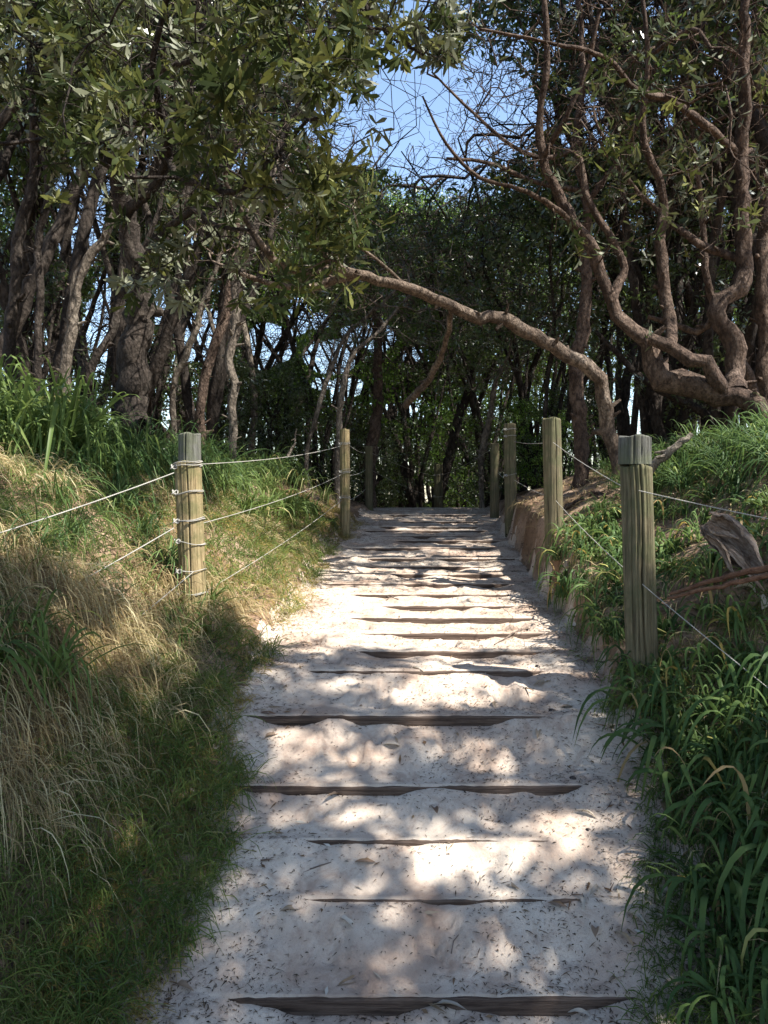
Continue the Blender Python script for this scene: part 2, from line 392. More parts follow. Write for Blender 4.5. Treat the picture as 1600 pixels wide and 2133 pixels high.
# ------------------------------------------------------------------ tube / growth helpers
REF = np.array([.11, .98, .16]); REF /= np.linalg.norm(REF)
def nrmz(a): return a / np.maximum(np.linalg.norm(a, axis=-1, keepdims=True), 1e-9)
def tubes(pos, par, rad, rough=.0, rng=None):
    """swept surface over a node tree; returns V, F"""
    n = len(pos); idx = np.arange(n)
    has = par >= 0
    t = np.zeros((n, 3)); t[has] = pos[has] - pos[par[has]]
    t = nrmz(t)
    # heaviest child continues
    order = np.argsort(rad)      # later (thicker) overwrite
    cont = np.full(n, -1)
    c = order[has[order]]; cont[par[c]] = c
    ts = t.copy(); m = cont >= 0; ts[m] = ts[m] + t[cont[m]]
    ts = nrmz(ts)
    def ring(p, tt, r, k, wob=None):
        u = REF[None] - tt * (tt @ REF)[:, None]; bad = np.linalg.norm(u, axis=1) < .05
        u[bad] = np.array([1, 0, 0]); u = nrmz(u); v = np.cross(tt, u)
        a = np.arange(k) * 2 * PI / k
        rr = r[:, None] * np.ones(k)
        if rough > 0:
            rr = rr * (1 + rough * np.sin(3 * a[None] + 9 * p[:, 2:3] + 4 * p[:, 0:1]) + rough * .8 * np.sin(2 * a[None] + 23 * p[:, 2:3] + 13 * p[:, 0:1] + 17 * p[:, 1:2]) + rough * .6 * np.sin(5 * a[None] + 61 * p[:, 2:3] + 37 * p[:, 0:1]))
        return p[:, None] + rr[..., None] * (np.cos(a)[None, :, None] * u[:, None] + np.sin(a)[None, :, None] * v[:, None])
    Vs, Fs = [], []; off = 0
    ch = idx[has]
    for k, lo, hi in ((12, .03, 9), (7, .012, .03), (4, .0055, .012), (3, 0, .0055)):
        e = ch[(rad[ch] >= lo) & (rad[ch] < hi)]
        if not len(e): continue
        p = par[e]; is_c = cont[p] == e
        nodes = np.unique(np.concatenate([e, p[is_c]])); mp = np.full(n, -1); mp[nodes] = np.arange(len(nodes))
        r1 = ring(pos[nodes], ts[nodes], rad[nodes], k)
        e2 = e[~is_c]
        r2 = ring(pos[par[e2]], t[e2], rad[e2] * 1.15, k)
        base = np.empty(len(e), int); base[is_c] = mp[p[is_c]]; base[~is_c] = len(nodes) + np.arange(len(e2))
        top = mp[e]
        Vs.append(np.concatenate([r1, r2]).reshape(-1, 3))
        a = np.arange(k); b = (a + 1) % k
        F = np.stack([base[:, None] * k + a, base[:, None] * k + b, top[:, None] * k + b, top[:, None] * k + a], -1).reshape(-1, 4) + off
        Fs.append(F); off += (len(nodes) + len(e2)) * k
    return np.concatenate(Vs), np.concatenate(Fs)
def catmull(pts, step):
    pts = np.asarray(pts, float); n = len(pts)
    if n < 3:
        k = max(2, int(np.linalg.norm(pts[1, :3] - pts[0, :3]) / step)); return pts[0] + (pts[1] - pts[0]) * np.linspace(0, 1, k)[:, None]
    e = np.vstack([2 * pts[0] - pts[1], pts, 2 * pts[-1] - pts[-2]]); out = []
    for i in range(n - 1):
        p0, p1, p2, p3 = e[i:i + 4]; L = np.linalg.norm(p2[:3] - p1[:3]); k = max(1, int(L / step)); t = (np.arange(k) / k)[:, None]
        out.append(.5 * (2 * p1 + (p2 - p0) * t + (2 * p0 - 5 * p1 + 4 * p2 - p3) * t ** 2 + (3 * p1 - p0 - 3 * p2 + p3) * t ** 3))
    out.append(pts[-1:]); return np.concatenate(out)

class Tree:
    def __init__(s, seed, step=.12):
        s.rng = np.random.RandomState(seed); s.pos = np.zeros((60000, 3)); s.par = np.full(60000, -1); s.fix = np.zeros(60000); s.n = 0; s.step = step; s.tips = []
    def limb(s, pts):
        """pts rows: x y z r ; attaches to the nearest node of what is there"""
        c = catmull(pts, s.step * .6)
        w = nrmz(s.rng.randn(len(c), 3)) * c[:, 3:4] * .25; c[1:-1, :3] += w[1:-1]
        if s.n: a = int(np.argmin(((s.pos[:s.n] - c[0, :3]) ** 2).sum(1))); start = 0 if np.linalg.norm(s.pos[a] - c[0, :3]) > .03 else 1
        else: a = -1; start = 0
        for r in c[start:]:
            s.pos[s.n] = r[:3]; s.par[s.n] = a; s.fix[s.n] = r[3]; a = s.n; s.n += 1
        s.tips.append(a)
        return s
    def grow(s, T, wig=.16, sag=0.0, maxlen=9, first=.06, keep_tips=True, open_=.75):
        T = np.asarray(T); T = T[~sunny(T) | (s.rng.rand(len(T)) > open_)] if open_ > 0 else T; n0 = s.n
        d = np.array([((s.pos[:n0] - t) ** 2).sum(1).min() for t in T]) if len(T) * n0 < 4e7 else np.random.rand(len(T))
        o = np.argsort(d); k = int(len(T) * first); pick = s.rng.choice(len(T), k, replace=False) if k else np.array([], int)
        o = np.concatenate([pick, [i for i in o if i not in set(pick.tolist())]]).astype(int)
        for i in o:
            t = T[i]; D = np.sqrt(((s.pos[:s.n] - t) ** 2).sum(1)); a = int(np.argmin(D)); L = D[a]
            if L > maxlen or L < .03 or s.n > 59000: continue
            K = max(1, int(round(L / s.step)))
            p0 = s.pos[a]; dr = p0 - s.pos[s.par[a]] if s.par[a] >= 0 else np.array([0, 0, 1.]); dr = dr / max(1e-6, np.linalg.norm(dr))
            p1 = p0 + dr * L * .38; p2 = t - (t - p0) * .3 + np.array([0, 0, -sag * L])
            q_ = np.arange(1, K + 1)[:, None] / K
            c = (1 - q_) ** 3 * p0 + 3 * (1 - q_) ** 2 * q_ * p1 + 3 * (1 - q_) * q_ ** 2 * p2 + q_ ** 3 * t
            c[:-1] += s.rng.randn(K - 1, 3) * wig * s.step
            for r in c:
                s.pos[s.n] = r; s.par[s.n] = a; a = s.n; s.n += 1
            if keep_tips: s.tips.append(a)
        return s
    def stubs(s, n):
        c = np.where(s.fix[:s.n] > .018)[0][4:]
        for i in s.rng.choice(c, n):
            r = s.fix[i]; d = s.rng.randn(3); t = s.pos[i] - s.pos[s.par[i]]; t /= np.linalg.norm(t) + 1e-9; d -= t * (d @ t); d = d / np.linalg.norm(d) + t * .5; a = i; k = s.rng.uniform(.14, .5)
            for q_ in range(3):
                s.pos[s.n] = s.pos[i] + d * (r * .8 + (q_ + 1) * .014 * s.rng.uniform(.6, 2)); s.par[s.n] = a; s.fix[s.n] = max(.004, r * k * (1 - .22 * q_)); a = s.n; s.n += 1
    def radii(s, rt=.003, pw=2.35, cap=.05):
        n = s.n; A = np.zeros(n); kids = np.bincount(s.par[:n][s.par[:n] >= 0], minlength=n)
        A[kids == 0] = rt ** pw
        for i in range(n - 1, 0, -1):
            if A[i] == 0: A[i] = rt ** pw
            A[s.par[i]] += A[i] if s.par[i] >= 0 else 0
        r = np.minimum(A ** (1 / pw), cap)
        f = s.fix[:n]; r = np.where(f > 0, f, r)
        s.r = r; s.pos = s.pos[:n]; s.par = s.par[:n]; return s
    def wood(s, name, mats, rough=.05, split=.0, twigmat=None):
        V_, F_ = tubes(s.pos, s.par, s.r, rough)
        return mesh(name, V_, F_, mats)
    def tipinfo(s, extra=0.0, rmax=.006):
        t = np.array(sorted(set(s.tips)))
        if extra > 0:
            c = np.where((s.r < rmax) & (s.fix[:len(s.r)] == 0))[0]
            c = c[s.rng.rand(len(c)) < extra]; t = np.unique(np.concatenate([t, c]))
        t = t[s.par[t] >= 0]
        return s.pos[t], nrmz(s.pos[t] - s.pos[s.par[t]])

def leaves(cen, dirs, rng, n=8, L=.10, W=.022, spread=(45, 85), lod=0, curl=.25, rv=None, jit=.02):
    """whorls of obovate leaves round each twig end"""
    m = len(cen)
    if rv is None: rv = rng.rand(m)
    C = np.repeat(cen, n, 0); D = np.repeat(dirs, n, 0); rv = np.repeat(rv, n)
    C = C + rng.randn(*C.shape) * jit - D * rng.rand(len(C), 1) * L * .4
    a0 = nrmz(np.cross(D, rng.randn(*D.shape))); th = np.radians(rng.uniform(*spread, len(C)))[:, None]
    A = nrmz(D * np.cos(th) + a0 * np.sin(th) + rng.randn(*D.shape) * .12)
    Sd = nrmz(np.cross(A, D) + rng.randn(*D.shape) * .25); Sd = nrmz(Sd - A * (A * Sd).sum(1, keepdims=True)); N = np.cross(Sd, A)
    l = L * rng.uniform(.6, 1.2, len(C))[:, None]; w_ = W * rng.uniform(.7, 1.2, len(C))[:, None]
    cu = curl * rng.uniform(-.3, 1, len(C))[:, None]
    if lod == 0:
        st = [(0, .12), (.35, .62), (.72, 1.0), (1.0, .18)]
        rows = []
        for s_, ww in st:
            c = C + A * l * s_ - N * l * cu * s_ ** 2
            rows += [c - Sd * w_ * ww * .5 + N * w_ * .12 * ww, c + Sd * w_ * ww * .5 + N * w_ * .12 * ww]
        V_ = np.stack(rows, 1).reshape(-1, 3); b = np.arange(len(C))[:, None] * 8
        F_ = np.concatenate([np.concatenate([b, b + 1, b + 3, b + 2], 1), np.concatenate([b + 2, b + 3, b + 5, b + 4], 1), np.concatenate([b + 4, b + 5, b + 7, b + 6], 1)])
        k = 8
    else:
        rows = [C, C + A * l * .6 - Sd * w_ * .5 - N * l * cu * .3, C + A * l - N * l * cu, C + A * l * .6 + Sd * w_ * .5 - N * l * cu * .3]
        V_ = np.stack(rows, 1).reshape(-1, 3); b = np.arange(len(C))[:, None] * 4
        F_ = np.concatenate([b, b + 1, b + 2, b + 3], 1); k = 4
    r = np.clip(np.repeat(rv, 1) * .6 + rng.rand(len(C)) * .4, 0, .999)
    r = np.where(rng.rand(len(C)) < .985, r * .93, r)
    return V_, F_, np.repeat(r, k)

def ribbons(p, d, L, W, droop, rng, st=5, twist=.3, rv=None, fold=False, g=(0, 0, -1)):
    """grass blades / strap leaves"""
    m = len(p); d = nrmz(d); g = np.asarray(g, float)
    L = np.broadcast_to(L, m)[:, None]; W = np.broadcast_to(W, m)[:, None]; droop = np.broadcast_to(droop, m)[:, None]
    side = nrmz(np.cross(d, np.array([0, 0, 1.])) + rng.randn(m, 3) * twist)
    rows = []; s = np.linspace(0, 1, st)
    prof = np.interp(s, [0, .15, .5, .8, 1], [.6, .9, 1, .65, .05])
    for k in range(st):
        c = p + d * L * s[k] + g * droop * L * s[k] ** 2 - d * droop * L * .35 * s[k] ** 3
        rows.append(c - side * W * prof[k] * .5)
        if fold: rows.append(c - np.cross(side, d) * W * prof[k] * -.22)
        rows.append(c + side * W * prof[k] * .5)
    q_ = 3 if fold else 2
    V_ = np.stack(rows, 1).reshape(-1, 3); b = np.arange(m)[:, None] * (st * q_); F_ = []
    for k in range(st - 1):
        for j in range(q_ - 1):
            o = k * q_ + j; F_.append(np.concatenate([b + o, b + o + 1, b + o + q_ + 1, b + o + q_], 1))
    if rv is None: rv = rng.rand(m)
    return V_, np.concatenate(F_), np.repeat(rv, st * q_)
def joinm(parts):
    Vs, Fs, Rs = [], [], []; o = 0
    for v, f, r in parts: Vs.append(v); Fs.append(f + o); Rs.append(r); o += len(v)
    return np.concatenate(Vs), np.concatenate(Fs), np.concatenate(Rs)

# ------------------------------------------------------------------ timber steps
def box_bevel(x0, x1, y0, y1, z0, z1, seed, r=.008, n=60):
    """a long rough timber along x: rounded cross-section swept with small irregularities"""
    rg = np.random.RandomState(seed); xs = np.linspace(x0, x1, n)
    prof = []
    for (cy, cz, a0) in ((y1 - r, z1 - r, 0), (y0 + r, z1 - r, 90), (y0 + r, z0 + r, 180), (y1 - r, z0 + r, 270)):
        for a in (0, 45, 90): prof.append((cy + r * math.cos(math.radians(a0 + a)), cz + r * math.sin(math.radians(a0 + a))))
    prof = np.array(prof); k = len(prof)
    dy = .003 * fbm(xs * 3, xs * 0 + seed, seed, 3); dz = .003 * fbm(xs * 4, xs * 0 + seed * 2., seed + 3, 3)
    V_ = np.zeros((n, k, 3)); V_[:, :, 0] = xs[:, None]
    V_[:, :, 1] = prof[None, :, 0] + dy[:, None]; V_[:, :, 2] = prof[None, :, 1] + dz[:, None]
    V_[:, 3:6, 2] -= (np.abs(fbm(xs * 14, xs * 0, seed + 9, 2)) * .006)[:, None]
    V_[:, :, 1:] += rg.randn(n, k, 2) * .0005
    V_ = V_.reshape(-1, 3); a = np.arange(k); b = (a + 1) % k; F_ = []
    i = np.arange(n - 1)[:, None] * k
    F_ = np.stack([i + a, i + b, i + k + b, i + k + a], -1).reshape(-1, 4)
    return V_, F_, [np.arange(k)[None, ::-1], (np.arange(k) + (n - 1) * k)[None]]
def dome(r, h, seg=14, rings=5):
    V_ = []; 
    for j in range(rings):
        a = j / (rings - 1) * PI / 2 * .97
        for i in range(seg):
            t = i * 2 * PI / seg; V_.append((r * math.cos(a) * math.cos(t), r * math.cos(a) * math.sin(t), h * math.sin(a)))
    V_.append((0, 0, h)); F_ = []; T_ = []
    for j in range(rings - 1):
        for i in range(seg): F_.append((j * seg + i, j * seg + (i + 1) % seg, (j + 1) * seg + (i + 1) % seg, (j + 1) * seg + i))
    for i in range(seg): T_.append(((rings - 1) * seg + i, (rings - 1) * seg + (i + 1) % seg, len(V_) - 1))
    return np.array(V_), [np.array(F_), np.array(T_)]
dv, df = dome(.0135, .009)
bolt_me = mesh('bolt_head', dv, df, M['bolt'])
ORD = ['first', 'second', 'third', 'fourth', 'fifth', 'sixth', 'seventh', 'eighth', 'ninth', 'tenth', 'eleventh', 'twelfth', 'thirteenth', 'fourteenth', 'fifteenth', 'sixteenth', 'seventeenth', 'eighteenth', 'nineteenth', 'twentieth', 'twenty-first', 'twenty-second']
step_look = {0: 'longest dark timber step across the very front of the sand path', 1: 'timber step almost buried in sand, second from the front',
             2: 'thin sand-covered timber step with a lone bolt beyond its right end, third from the front', 3: 'wide timber step fourth from the front, scalloped sandy edge, bolt at right',
             4: 'exposed pale-topped timber step with a bolt at both ends, fifth from the front'}
bolts = {2: [(1222, 1728)], 3: [(1190, 1618)], 4: [(1148, 1480), (535, 1483)], 7: [(1090, 1305)], 5: [(1118, 1388)]}
for i, (yf, zf, xa, xb) in enumerate(STP):
    xa2 = min(xa - .08, .0 + (xa + xb) / 2 - .60); xb2 = max(xb + .08, (xa + xb) / 2 + .60)
    xa2 = max(xa2, xl_(yf) + .04); xb2 = min(xb2, xr_(yf) - .04)
    t = empty('timber_step', ((xa2 + xb2) / 2, yf, zf), step_look.get(i, 'weathered timber step half buried in sand, %s of twenty-two counting up from the front' % ORD[i]), 'timber step', 'timber steps laid across the sand path')
    hx = (xb2 - xa2) / 2
    V_, F_, caps = box_bevel(-hx, hx, -.007, .070, -.09, .0025, 40 + i)
    me = mesh('timber', V_, [F_] + caps, M['sleeper'])
    obj('timber', me, t)
    for (px, py) in bolts.get(i, []):
        p = P(px, py, 1.0) - np.array([0, 0, ZC]); s_ = (zf + .004 - ZC) / p[2]; p = p * s_
        obj('bolt_head', bolt_me, t, (p[0] - (xa2 + xb2) / 2, max(.02, min(.06, p[1] - yf)), .006))

# ------------------------------------------------------------------ fence posts
def post_mesh(r, h, seed, cracks=((-95, .9),), lean=(0, 0), cut=False, bury=.3, wide=1.0, top_cut=0.0):
    k, n = 110, 80; a = np.arange(k) * 2 * PI / k; zz = np.linspace(-bury, h, n)
    A, Z = np.meshgrid(a, zz)
    rr = r * (1 + .035 * np.sin(2 * A + seed) + .05 * fbm(A * 2.2 + seed, Z * 1.5, seed, 3) + .05 * fbm(np.cos(A) * 9 + seed, Z * 1.2 + np.sin(A) * 9, seed + 2, 2))
    for (ang, dep) in cracks:
        ca = math.radians(ang) + .12 * fbm(Z * 3, Z * 0, seed + 5, 3)
        dA = (A - ca + PI) % (2 * PI) - PI
        rr -= r * .38 * dep * np.exp(-(dA / .035) ** 2) * sst((Z - .05) / .1 + .8)
    rr *= 1 + .02 * sst((.15 - Z) / .3)
    X = rr * np.cos(A) * wide + lean[0] * Z; Y = rr * np.sin(A) + lean[1] * Z
    ztop = Z.copy(); ztop[-1] += .006 * np.sin(3 * a) + top_cut * np.cos(a)
    V_ = np.stack([X, Y, ztop], -1).reshape(-1, 3)
    c = np.array([[lean[0] * h, lean[1] * h, h + .003]]); rim = V_[-k:] * np.array([1, 1, 1]); 
    inner = (rim - c) * np.array([.92, .92, 1]) + c + np.array([0, 0, .004])
    V_ = np.concatenate([V_, inner, c])
    i = np.arange(n)[:, None] * k; b = (np.arange(k) + 1) % k
    F_ = np.stack([i + np.arange(k), i + b, i + k + b, i + k + np.arange(k)], -1).reshape(-1, 4)
    cen = len(V_) - 1; T_ = np.stack([n * k + np.arange(k), n * k + b, np.full(k, cen)], -1)
    return V_, [F_, T_]
def coil(r, z0, turns, pitch, tilt, rr=.0035, seed=0, wide=1.0, cx=0):
    rg = np.random.RandomState(seed); n = int(40 * turns); t = np.linspace(0, turns * 2 * PI, n); ph = rg.uniform(0, 6)
    w_ = r + .005 + .0025 * np.sin(1.7 * t + ph)
    return np.stack([cx + w_ * wide * np.cos(t + ph), w_ * np.sin(t + ph), z0 + pitch * t / (2 * PI) + tilt * np.cos(t + ph) + .003 * np.sin(3 * t + ph) + tilt * .6 * np.sin(.37 * t)], 1), rr
def line_tube(pts, r, k=8):
    pts = np.asarray(pts, float); t = nrmz(np.gradient(pts, axis=0)); 
    ref = np.array([.0, .0, 1.]); u = nrmz(np.cross(t, ref) + 1e-6); v = np.cross(u, t); a = np.arange(k) * 2 * PI / k
    rr = np.broadcast_to(r, len(pts))[:, None, None]
    V_ = pts[:, None] + rr * (np.cos(a)[None, :, None] * u[:, None] + np.sin(a)[None, :, None] * v[:, None])
    n = len(pts); i = np.arange(n - 1)[:, None] * k; b = (np.arange(k) + 1) % k
    F_ = np.stack([i + np.arange(k), i + b, i + k + b, i + k + np.arange(k)], -1).reshape(-1, 4)
    return V_.reshape(-1, 3), F_
def twisted_rope(a, b, r, sag, n=None):
    """two strands laid round each other along a sagging line"""
    a = np.asarray(a, float); b = np.asarray(b, float); L = np.linalg.norm(b - a); n = n or max(24, int(L / .012)); t = np.linspace(0, 1, n)[:, None]
    base = a + (b - a) * t + np.array([0, 0, -1.]) * sag * 4 * t * (1 - t)
    d = nrmz((b - a)[None])[0]; u = np.cross(d, [0, 0, 1.]); u /= np.linalg.norm(u); v = np.cross(u, d)
    out = []
    for k in range(3):
        ph = t * L / .035 * 2 * PI + k * 2 * PI / 3
        out.append(line_tube(base + r * .5 * (np.cos(ph) * u + np.sin(ph) * v), r * .58, 6))
    V_ = np.concatenate([o[0] for o in out]); o_ = 0; F_ = []
    for o in out: F_.append(o[1] + o_); o_ += len(o[0])
    return V_, np.concatenate(F_)
def P_on(px, py, d): return P(px, py, d)

posts = {}
def fence_post(key, pxb, d, py_top, px_top, dia_px, mat, label, cracks, wraps=(), top=None, wide=1.0, seed=1):
    r = dia_px / 1600.0 * d / 2
    top_p = P(px_top, py_top, d); 
    base = P(pxb, 1500, d); by = top_p[1]; bz = tz(base[0], by)
    h = top_p[2] - bz
    # the base x is where the post meets the ground on that pixel column
    bx = (pxb - 800) / 1600 * d
    lean = ((top_p[0] - bx) / h, 0)
    t = empty('fence_post', (bx, by, bz), label, 'fence post')
    hh = h - (top['len'] if top else 0)
    V_, F_ = post_mesh(r, hh, seed, cracks, lean, wide=wide)
    obj('shaft', mesh('post_shaft', V_, F_, M[mat]), t)
    if top:
        V_, F_ = post_mesh(r * top['k'], top['len'] - .002, seed + 30, top.get('cr', ((-100, .8), (-60, .6))), (0, 0), bury=0.0, wide=wide * top.get('w', 1))
        V_[:, 0] += lean[0] * hh + top['dx']; V_[:, 2] += hh + .008
        o = obj('weathered_top', mesh('post_top', V_, F_, M['post_grey']), t)
        o['label'] = 'grey weathered top of the post'
    for q_, (zf, turns, pitch, tilt) in enumerate(wraps):
        zz = zf
        pts, rr = coil(r * 1.02, zz, turns, pitch, tilt, .0022, seed * 7 + q_, wide)
        pts[:, 0] += lean[0] * pts[:, 2]
        v_, f_ = line_tube(pts, rr, 6)
        # the knot
        kp = pts[len(pts) // 3]; rg = np.random.RandomState(q_ + seed); tt = np.linspace(0, 1, 26)[:, None] * 2 * PI
        kn = np.array([-r * .9 + lean[0] * kp[2], -r * .75, kp[2]]) + .011 * np.concatenate([np.sin(tt * 2) * 1.4, np.cos(tt * 3), np.sin(tt * 3 + 1)], 1)
        v2_, f2_ = line_tube(kn, .0030, 6)
        obj('rope_wrap', mesh('rope_wrap', np.concatenate([v_, v2_]), np.concatenate([f_, f2_ + len(v_)]), M['rope']), t)
    posts[key] = dict(x=bx, y=by, z=bz, h=h, r=r, lean=lean, d=d)
    return t
def zat(py, d): return P(800, py, d)[2]
def wr(key_d, pys, bz): return None

d1 = 3.2; b1 = tz(P(1337, 1400, d1)[0], P(1337, 1000, d1)[1])
fence_post('R1', 1342, 3.2, 914, 1322, 62, 'post_green', 'big cracked front-right fence post with a square grey sawn top', ((-93, 1.2), (-62, .4), (-74, .25), (-112, .35), (-135, .5)),
           top=dict(len=.115, k=1.02, dx=-.004, w=1.0, cr=((-110, .5), (-80, .5), (-55, .4))), wide=1.0, seed=3)
zL = tz(P(400, 1240, 3.85)[0], P(400, 1240, 3.85)[1])
fence_post('L1', 402, 3.85, 908, 389, 53, 'post_pale', 'front-left fence post wound with white rope in several places', ((-85, .7), (-120, .5)),
           wraps=tuple((zat(py, 3.85) - zL, tu, pi_, ti) for py, tu, pi_, ti in ((976, 5, .006, .006), (1033, 2, .008, .012), (1090, 3, .006, .008), (1132, 1.5, .006, -.012), (1192, 1.5, .004, .004), (1240, 1.5, .004, .004))),
           top=dict(len=.135, k=.84, dx=.010, cr=((-100, 1.0), (-60, .5))), seed=8)
fence_post('R2', 1156, 5.3, 873, 1149, 39, 'post_green', 'second right fence post, smooth and slightly leaning, no rope round it', ((-80, .5),), seed=12)
zR3 = tz(P(1064, 1050, 8.0)[0], P(1064, 1050, 8.0)[1])
fence_post('R3', 1065, 8.0, 883, 1062, 24, 'post_green', 'third right fence post with two pale rope bands near its top', ((-100, .4),),
           wraps=((zat(905, 8.0) - zR3, 2, .008, .002), (zat(919, 8.0) - zR3, 2, .008, .006), (zat(999, 8.) - zR3, 1.5, .006, .008)), seed=15)
fence_post('R4', 1031, 10.0, 924, 1031, 19, 'post_green', 'dark fourth right fence post standing in shade near the crest', ((-100, .4),), seed=18)
zL2 = tz(P(718, 1060, 8.0)[0], P(718, 1060, 8.0)[1])
fence_post('L2', 719, 8.0, 895, 718, 20, 'post_pale', 'sunlit yellowish second left fence post with white rope bands', ((-90, .4),),
           wraps=((zat(928, 8.) - zL2, 3, .01, .004), (zat(988, 8.) - zL2, 4, .012, .008), (zat(1040, 8.) - zL2, 3, .01, .004)), seed=21)
fence_post('L3', 769, 11.0, 930, 768, 17, 'post_green', 'thin dark third left fence post by the crest', ((-90, .4),), wraps=(), seed=23)
zc = tz(P(913, 1056, 13.)[0], P(913, 1056, 13.)[1])
fence_post('C1', 913, 13.0, 968, 913, 18, 'post_green', 'dark fence post in the middle beyond the crest', ((-90, .4),), wraps=((zat(990, 13.) - zc, 2, .01, .01), (zat(1036, 13.) - zc, 2, .01, .01)), seed=25)

def rope(a, b, r, sag, label, grp=None):
    V_, F_ = twisted_rope(a, b, r * .52, sag)
    o = obj('rope', mesh('rope', V_, F_, M['rope'])); tag(o, label, 'rope', grp); return o
def out_of(px, py, d_): return P(px, py, d_)
rope(P(362, 985, 3.80), P(-130, 1150, 2.75), .0060, .01, 'thick white upper rope running down left from the front-left post')
rope(P(362, 1100, 3.80), P(-140, 1370, 2.75), .0058, .012, 'white middle rope slanting down left from the front-left post')
rope(P(404, 1190, 3.78), P(90, 1440, 3.05), .0042, .01, 'lowest pale rope sinking into the grass left of the front-left post')
rope(P(414, 967, 3.86), P(710, 929, 7.95), .0045, .03, 'thin upper rope between the first and second left posts')
rope(P(414, 1092, 3.86), P(710, 989, 7.95), .0045, .03, 'thin middle rope between the first and second left posts')
rope(P(414, 1240, 3.86), P(711, 1042, 7.95), .0045, .03, 'low rope through the grass between the first and second left posts')
rope(P(727, 927, 8), P(762, 944, 11), .005, .02, 'short upper rope from the second to the third left post')
rope(P(727, 990, 8), P(762, 978, 11), .005, .02, 'short middle rope from the second to the third left post')
rope(P(727, 1042, 8), P(762, 1018, 11), .005, .02, 'short low rope from the second to the third left post')
rope(P(775, 944, 11), P(906, 992, 13), .005, .03, 'upper rope from the third left post to the post beyond the crest')
rope(P(775, 980, 11), P(906, 1036, 13), .005, .03, 'lower rope from the third left post to the post beyond the crest')
rope(P(920, 990, 13), P(1024, 935, 10), .005, .03, 'upper rope from the post beyond the crest to the fourth right post')
rope(P(920, 1000, 13), P(1000, 1062, 9.6), .005, .02, 'rope slanting down to the ground right of the post beyond the crest')
rope(P(1038, 985, 10), P(1056, 1000, 8), .005, .01, 'short rope between the fourth and third right posts')
rope(P(1072, 920, 7.9), P(1134, 923, 5.4), .005, .01, 'upper rope between the third and second right posts')
rope(P(1072, 1000, 7.9), P(1138, 1033, 5.4), .005, .01, 'lower rope between the third and second right posts')
rope(P(1153, 922, 5.22), P(1296, 1013, 3.3), .0042, .01, 'upper rope between the second and front right posts')
rope(P(1158, 1043, 5.22), P(1298, 1182, 3.3), .0042, .01, 'lower rope between the second and front right posts')
rope(P(1331, 1022, 3.14), P(1740, 1108, 2.75), .0050, .004, 'white rope leaving the front-right post at chest height to the right')
rope(P(1338, 1217, 3.14), P(1760, 1560, 2.55), .0042, .006, 'lower rope leaving the front-right post down to the right')

# ------------------------------------------------------------------ where the canopy is open to the sun
SUNV = np.array(S)
PATCH = [(1020, 1775, 175, 45), (870, 1998, 60, 26), (1050, 1985, 95, 32), (590, 1850, 100, 32), (740, 1700, 110, 32), (1000, 1842, 95, 26), (1070, 1590, 65, 24), (600, 1560, 80, 38), (900, 1550, 120, 30),
         (860, 2110, 28, 30), (420, 2010, 100, 40), (950, 1425, 280, 55), (740, 1430, 120, 30), (900, 1335, 260, 42), (980, 1285, 190, 34), (700, 1290, 90, 26), (900, 1235, 150, 12), (940, 1190, 120, 12), (1000, 1140, 100, 22), (830, 1190, 120, 14), (680, 1240, 60, 14),
         (60, 1240, 200, 110), (260, 1290, 190, 80), (480, 1230, 110, 120), (560, 1060, 150, 80), (620, 960, 60, 40), (60, 850, 130, 110), (270, 980, 150, 70), (220, 1800, 90, 50), (190, 1960, 80, 60), (290, 1540, 40, 110),
         (1130, 1090, 60, 60), (1250, 1020, 70, 40), (1240, 1300, 60, 60), (1230, 1160, 40, 50), (1420, 1260, 60, 30), (1560, 1330, 50, 50), (1400, 1500, 50, 50), (1580, 1130, 60, 40), (1420, 1120, 50, 60), (1480, 960, 110, 50), (1420, 1330, 70, 40), (1520, 1480, 110, 60), (1330, 1130, 60, 130), (880, 1076, 120, 9), (920, 1104, 110, 8), (150, 1450, 140, 60), (330, 1430, 80, 50), (420, 1560, 45, 40), (1310, 1490, 45, 50), (1450, 1590, 70, 40), (1560, 1660, 50, 40), (1180, 1690, 90, 22), (480, 1690, 60, 24)]
PA = np.array(PATCH, float); PA[(PA[:, 1] > 1500) & (PA[:, 0] > 450), 2:] *= 1.6
GAPS = np.array([(885, 240, 270, 140), (170, 430, 60, 130), (300, 330, 40, 60), (420, 700, 60, 60), (690, 740, 60, 40), (220, 680, 50, 80), (1345, 850, 50, 50), (1240, 250, 40, 60), (560, 720, 60, 50), (790, 700, 30, 40), (880, 1030, 40, 20), (60, 120, 60, 60), (620, 660, 30, 40), (350, 640, 30, 60)], float)
def in_gap(px, py):
    px = np.asarray(px); py = np.asarray(py)
    q_ = ((px[:, None] - GAPS[:, 0]) / GAPS[:, 2]) ** 2 + ((py[:, None] - GAPS[:, 1]) / GAPS[:, 3]) ** 2
    return q_.min(1) + .5 * fbm(px / 45., py / 45., 9, 2) < .95
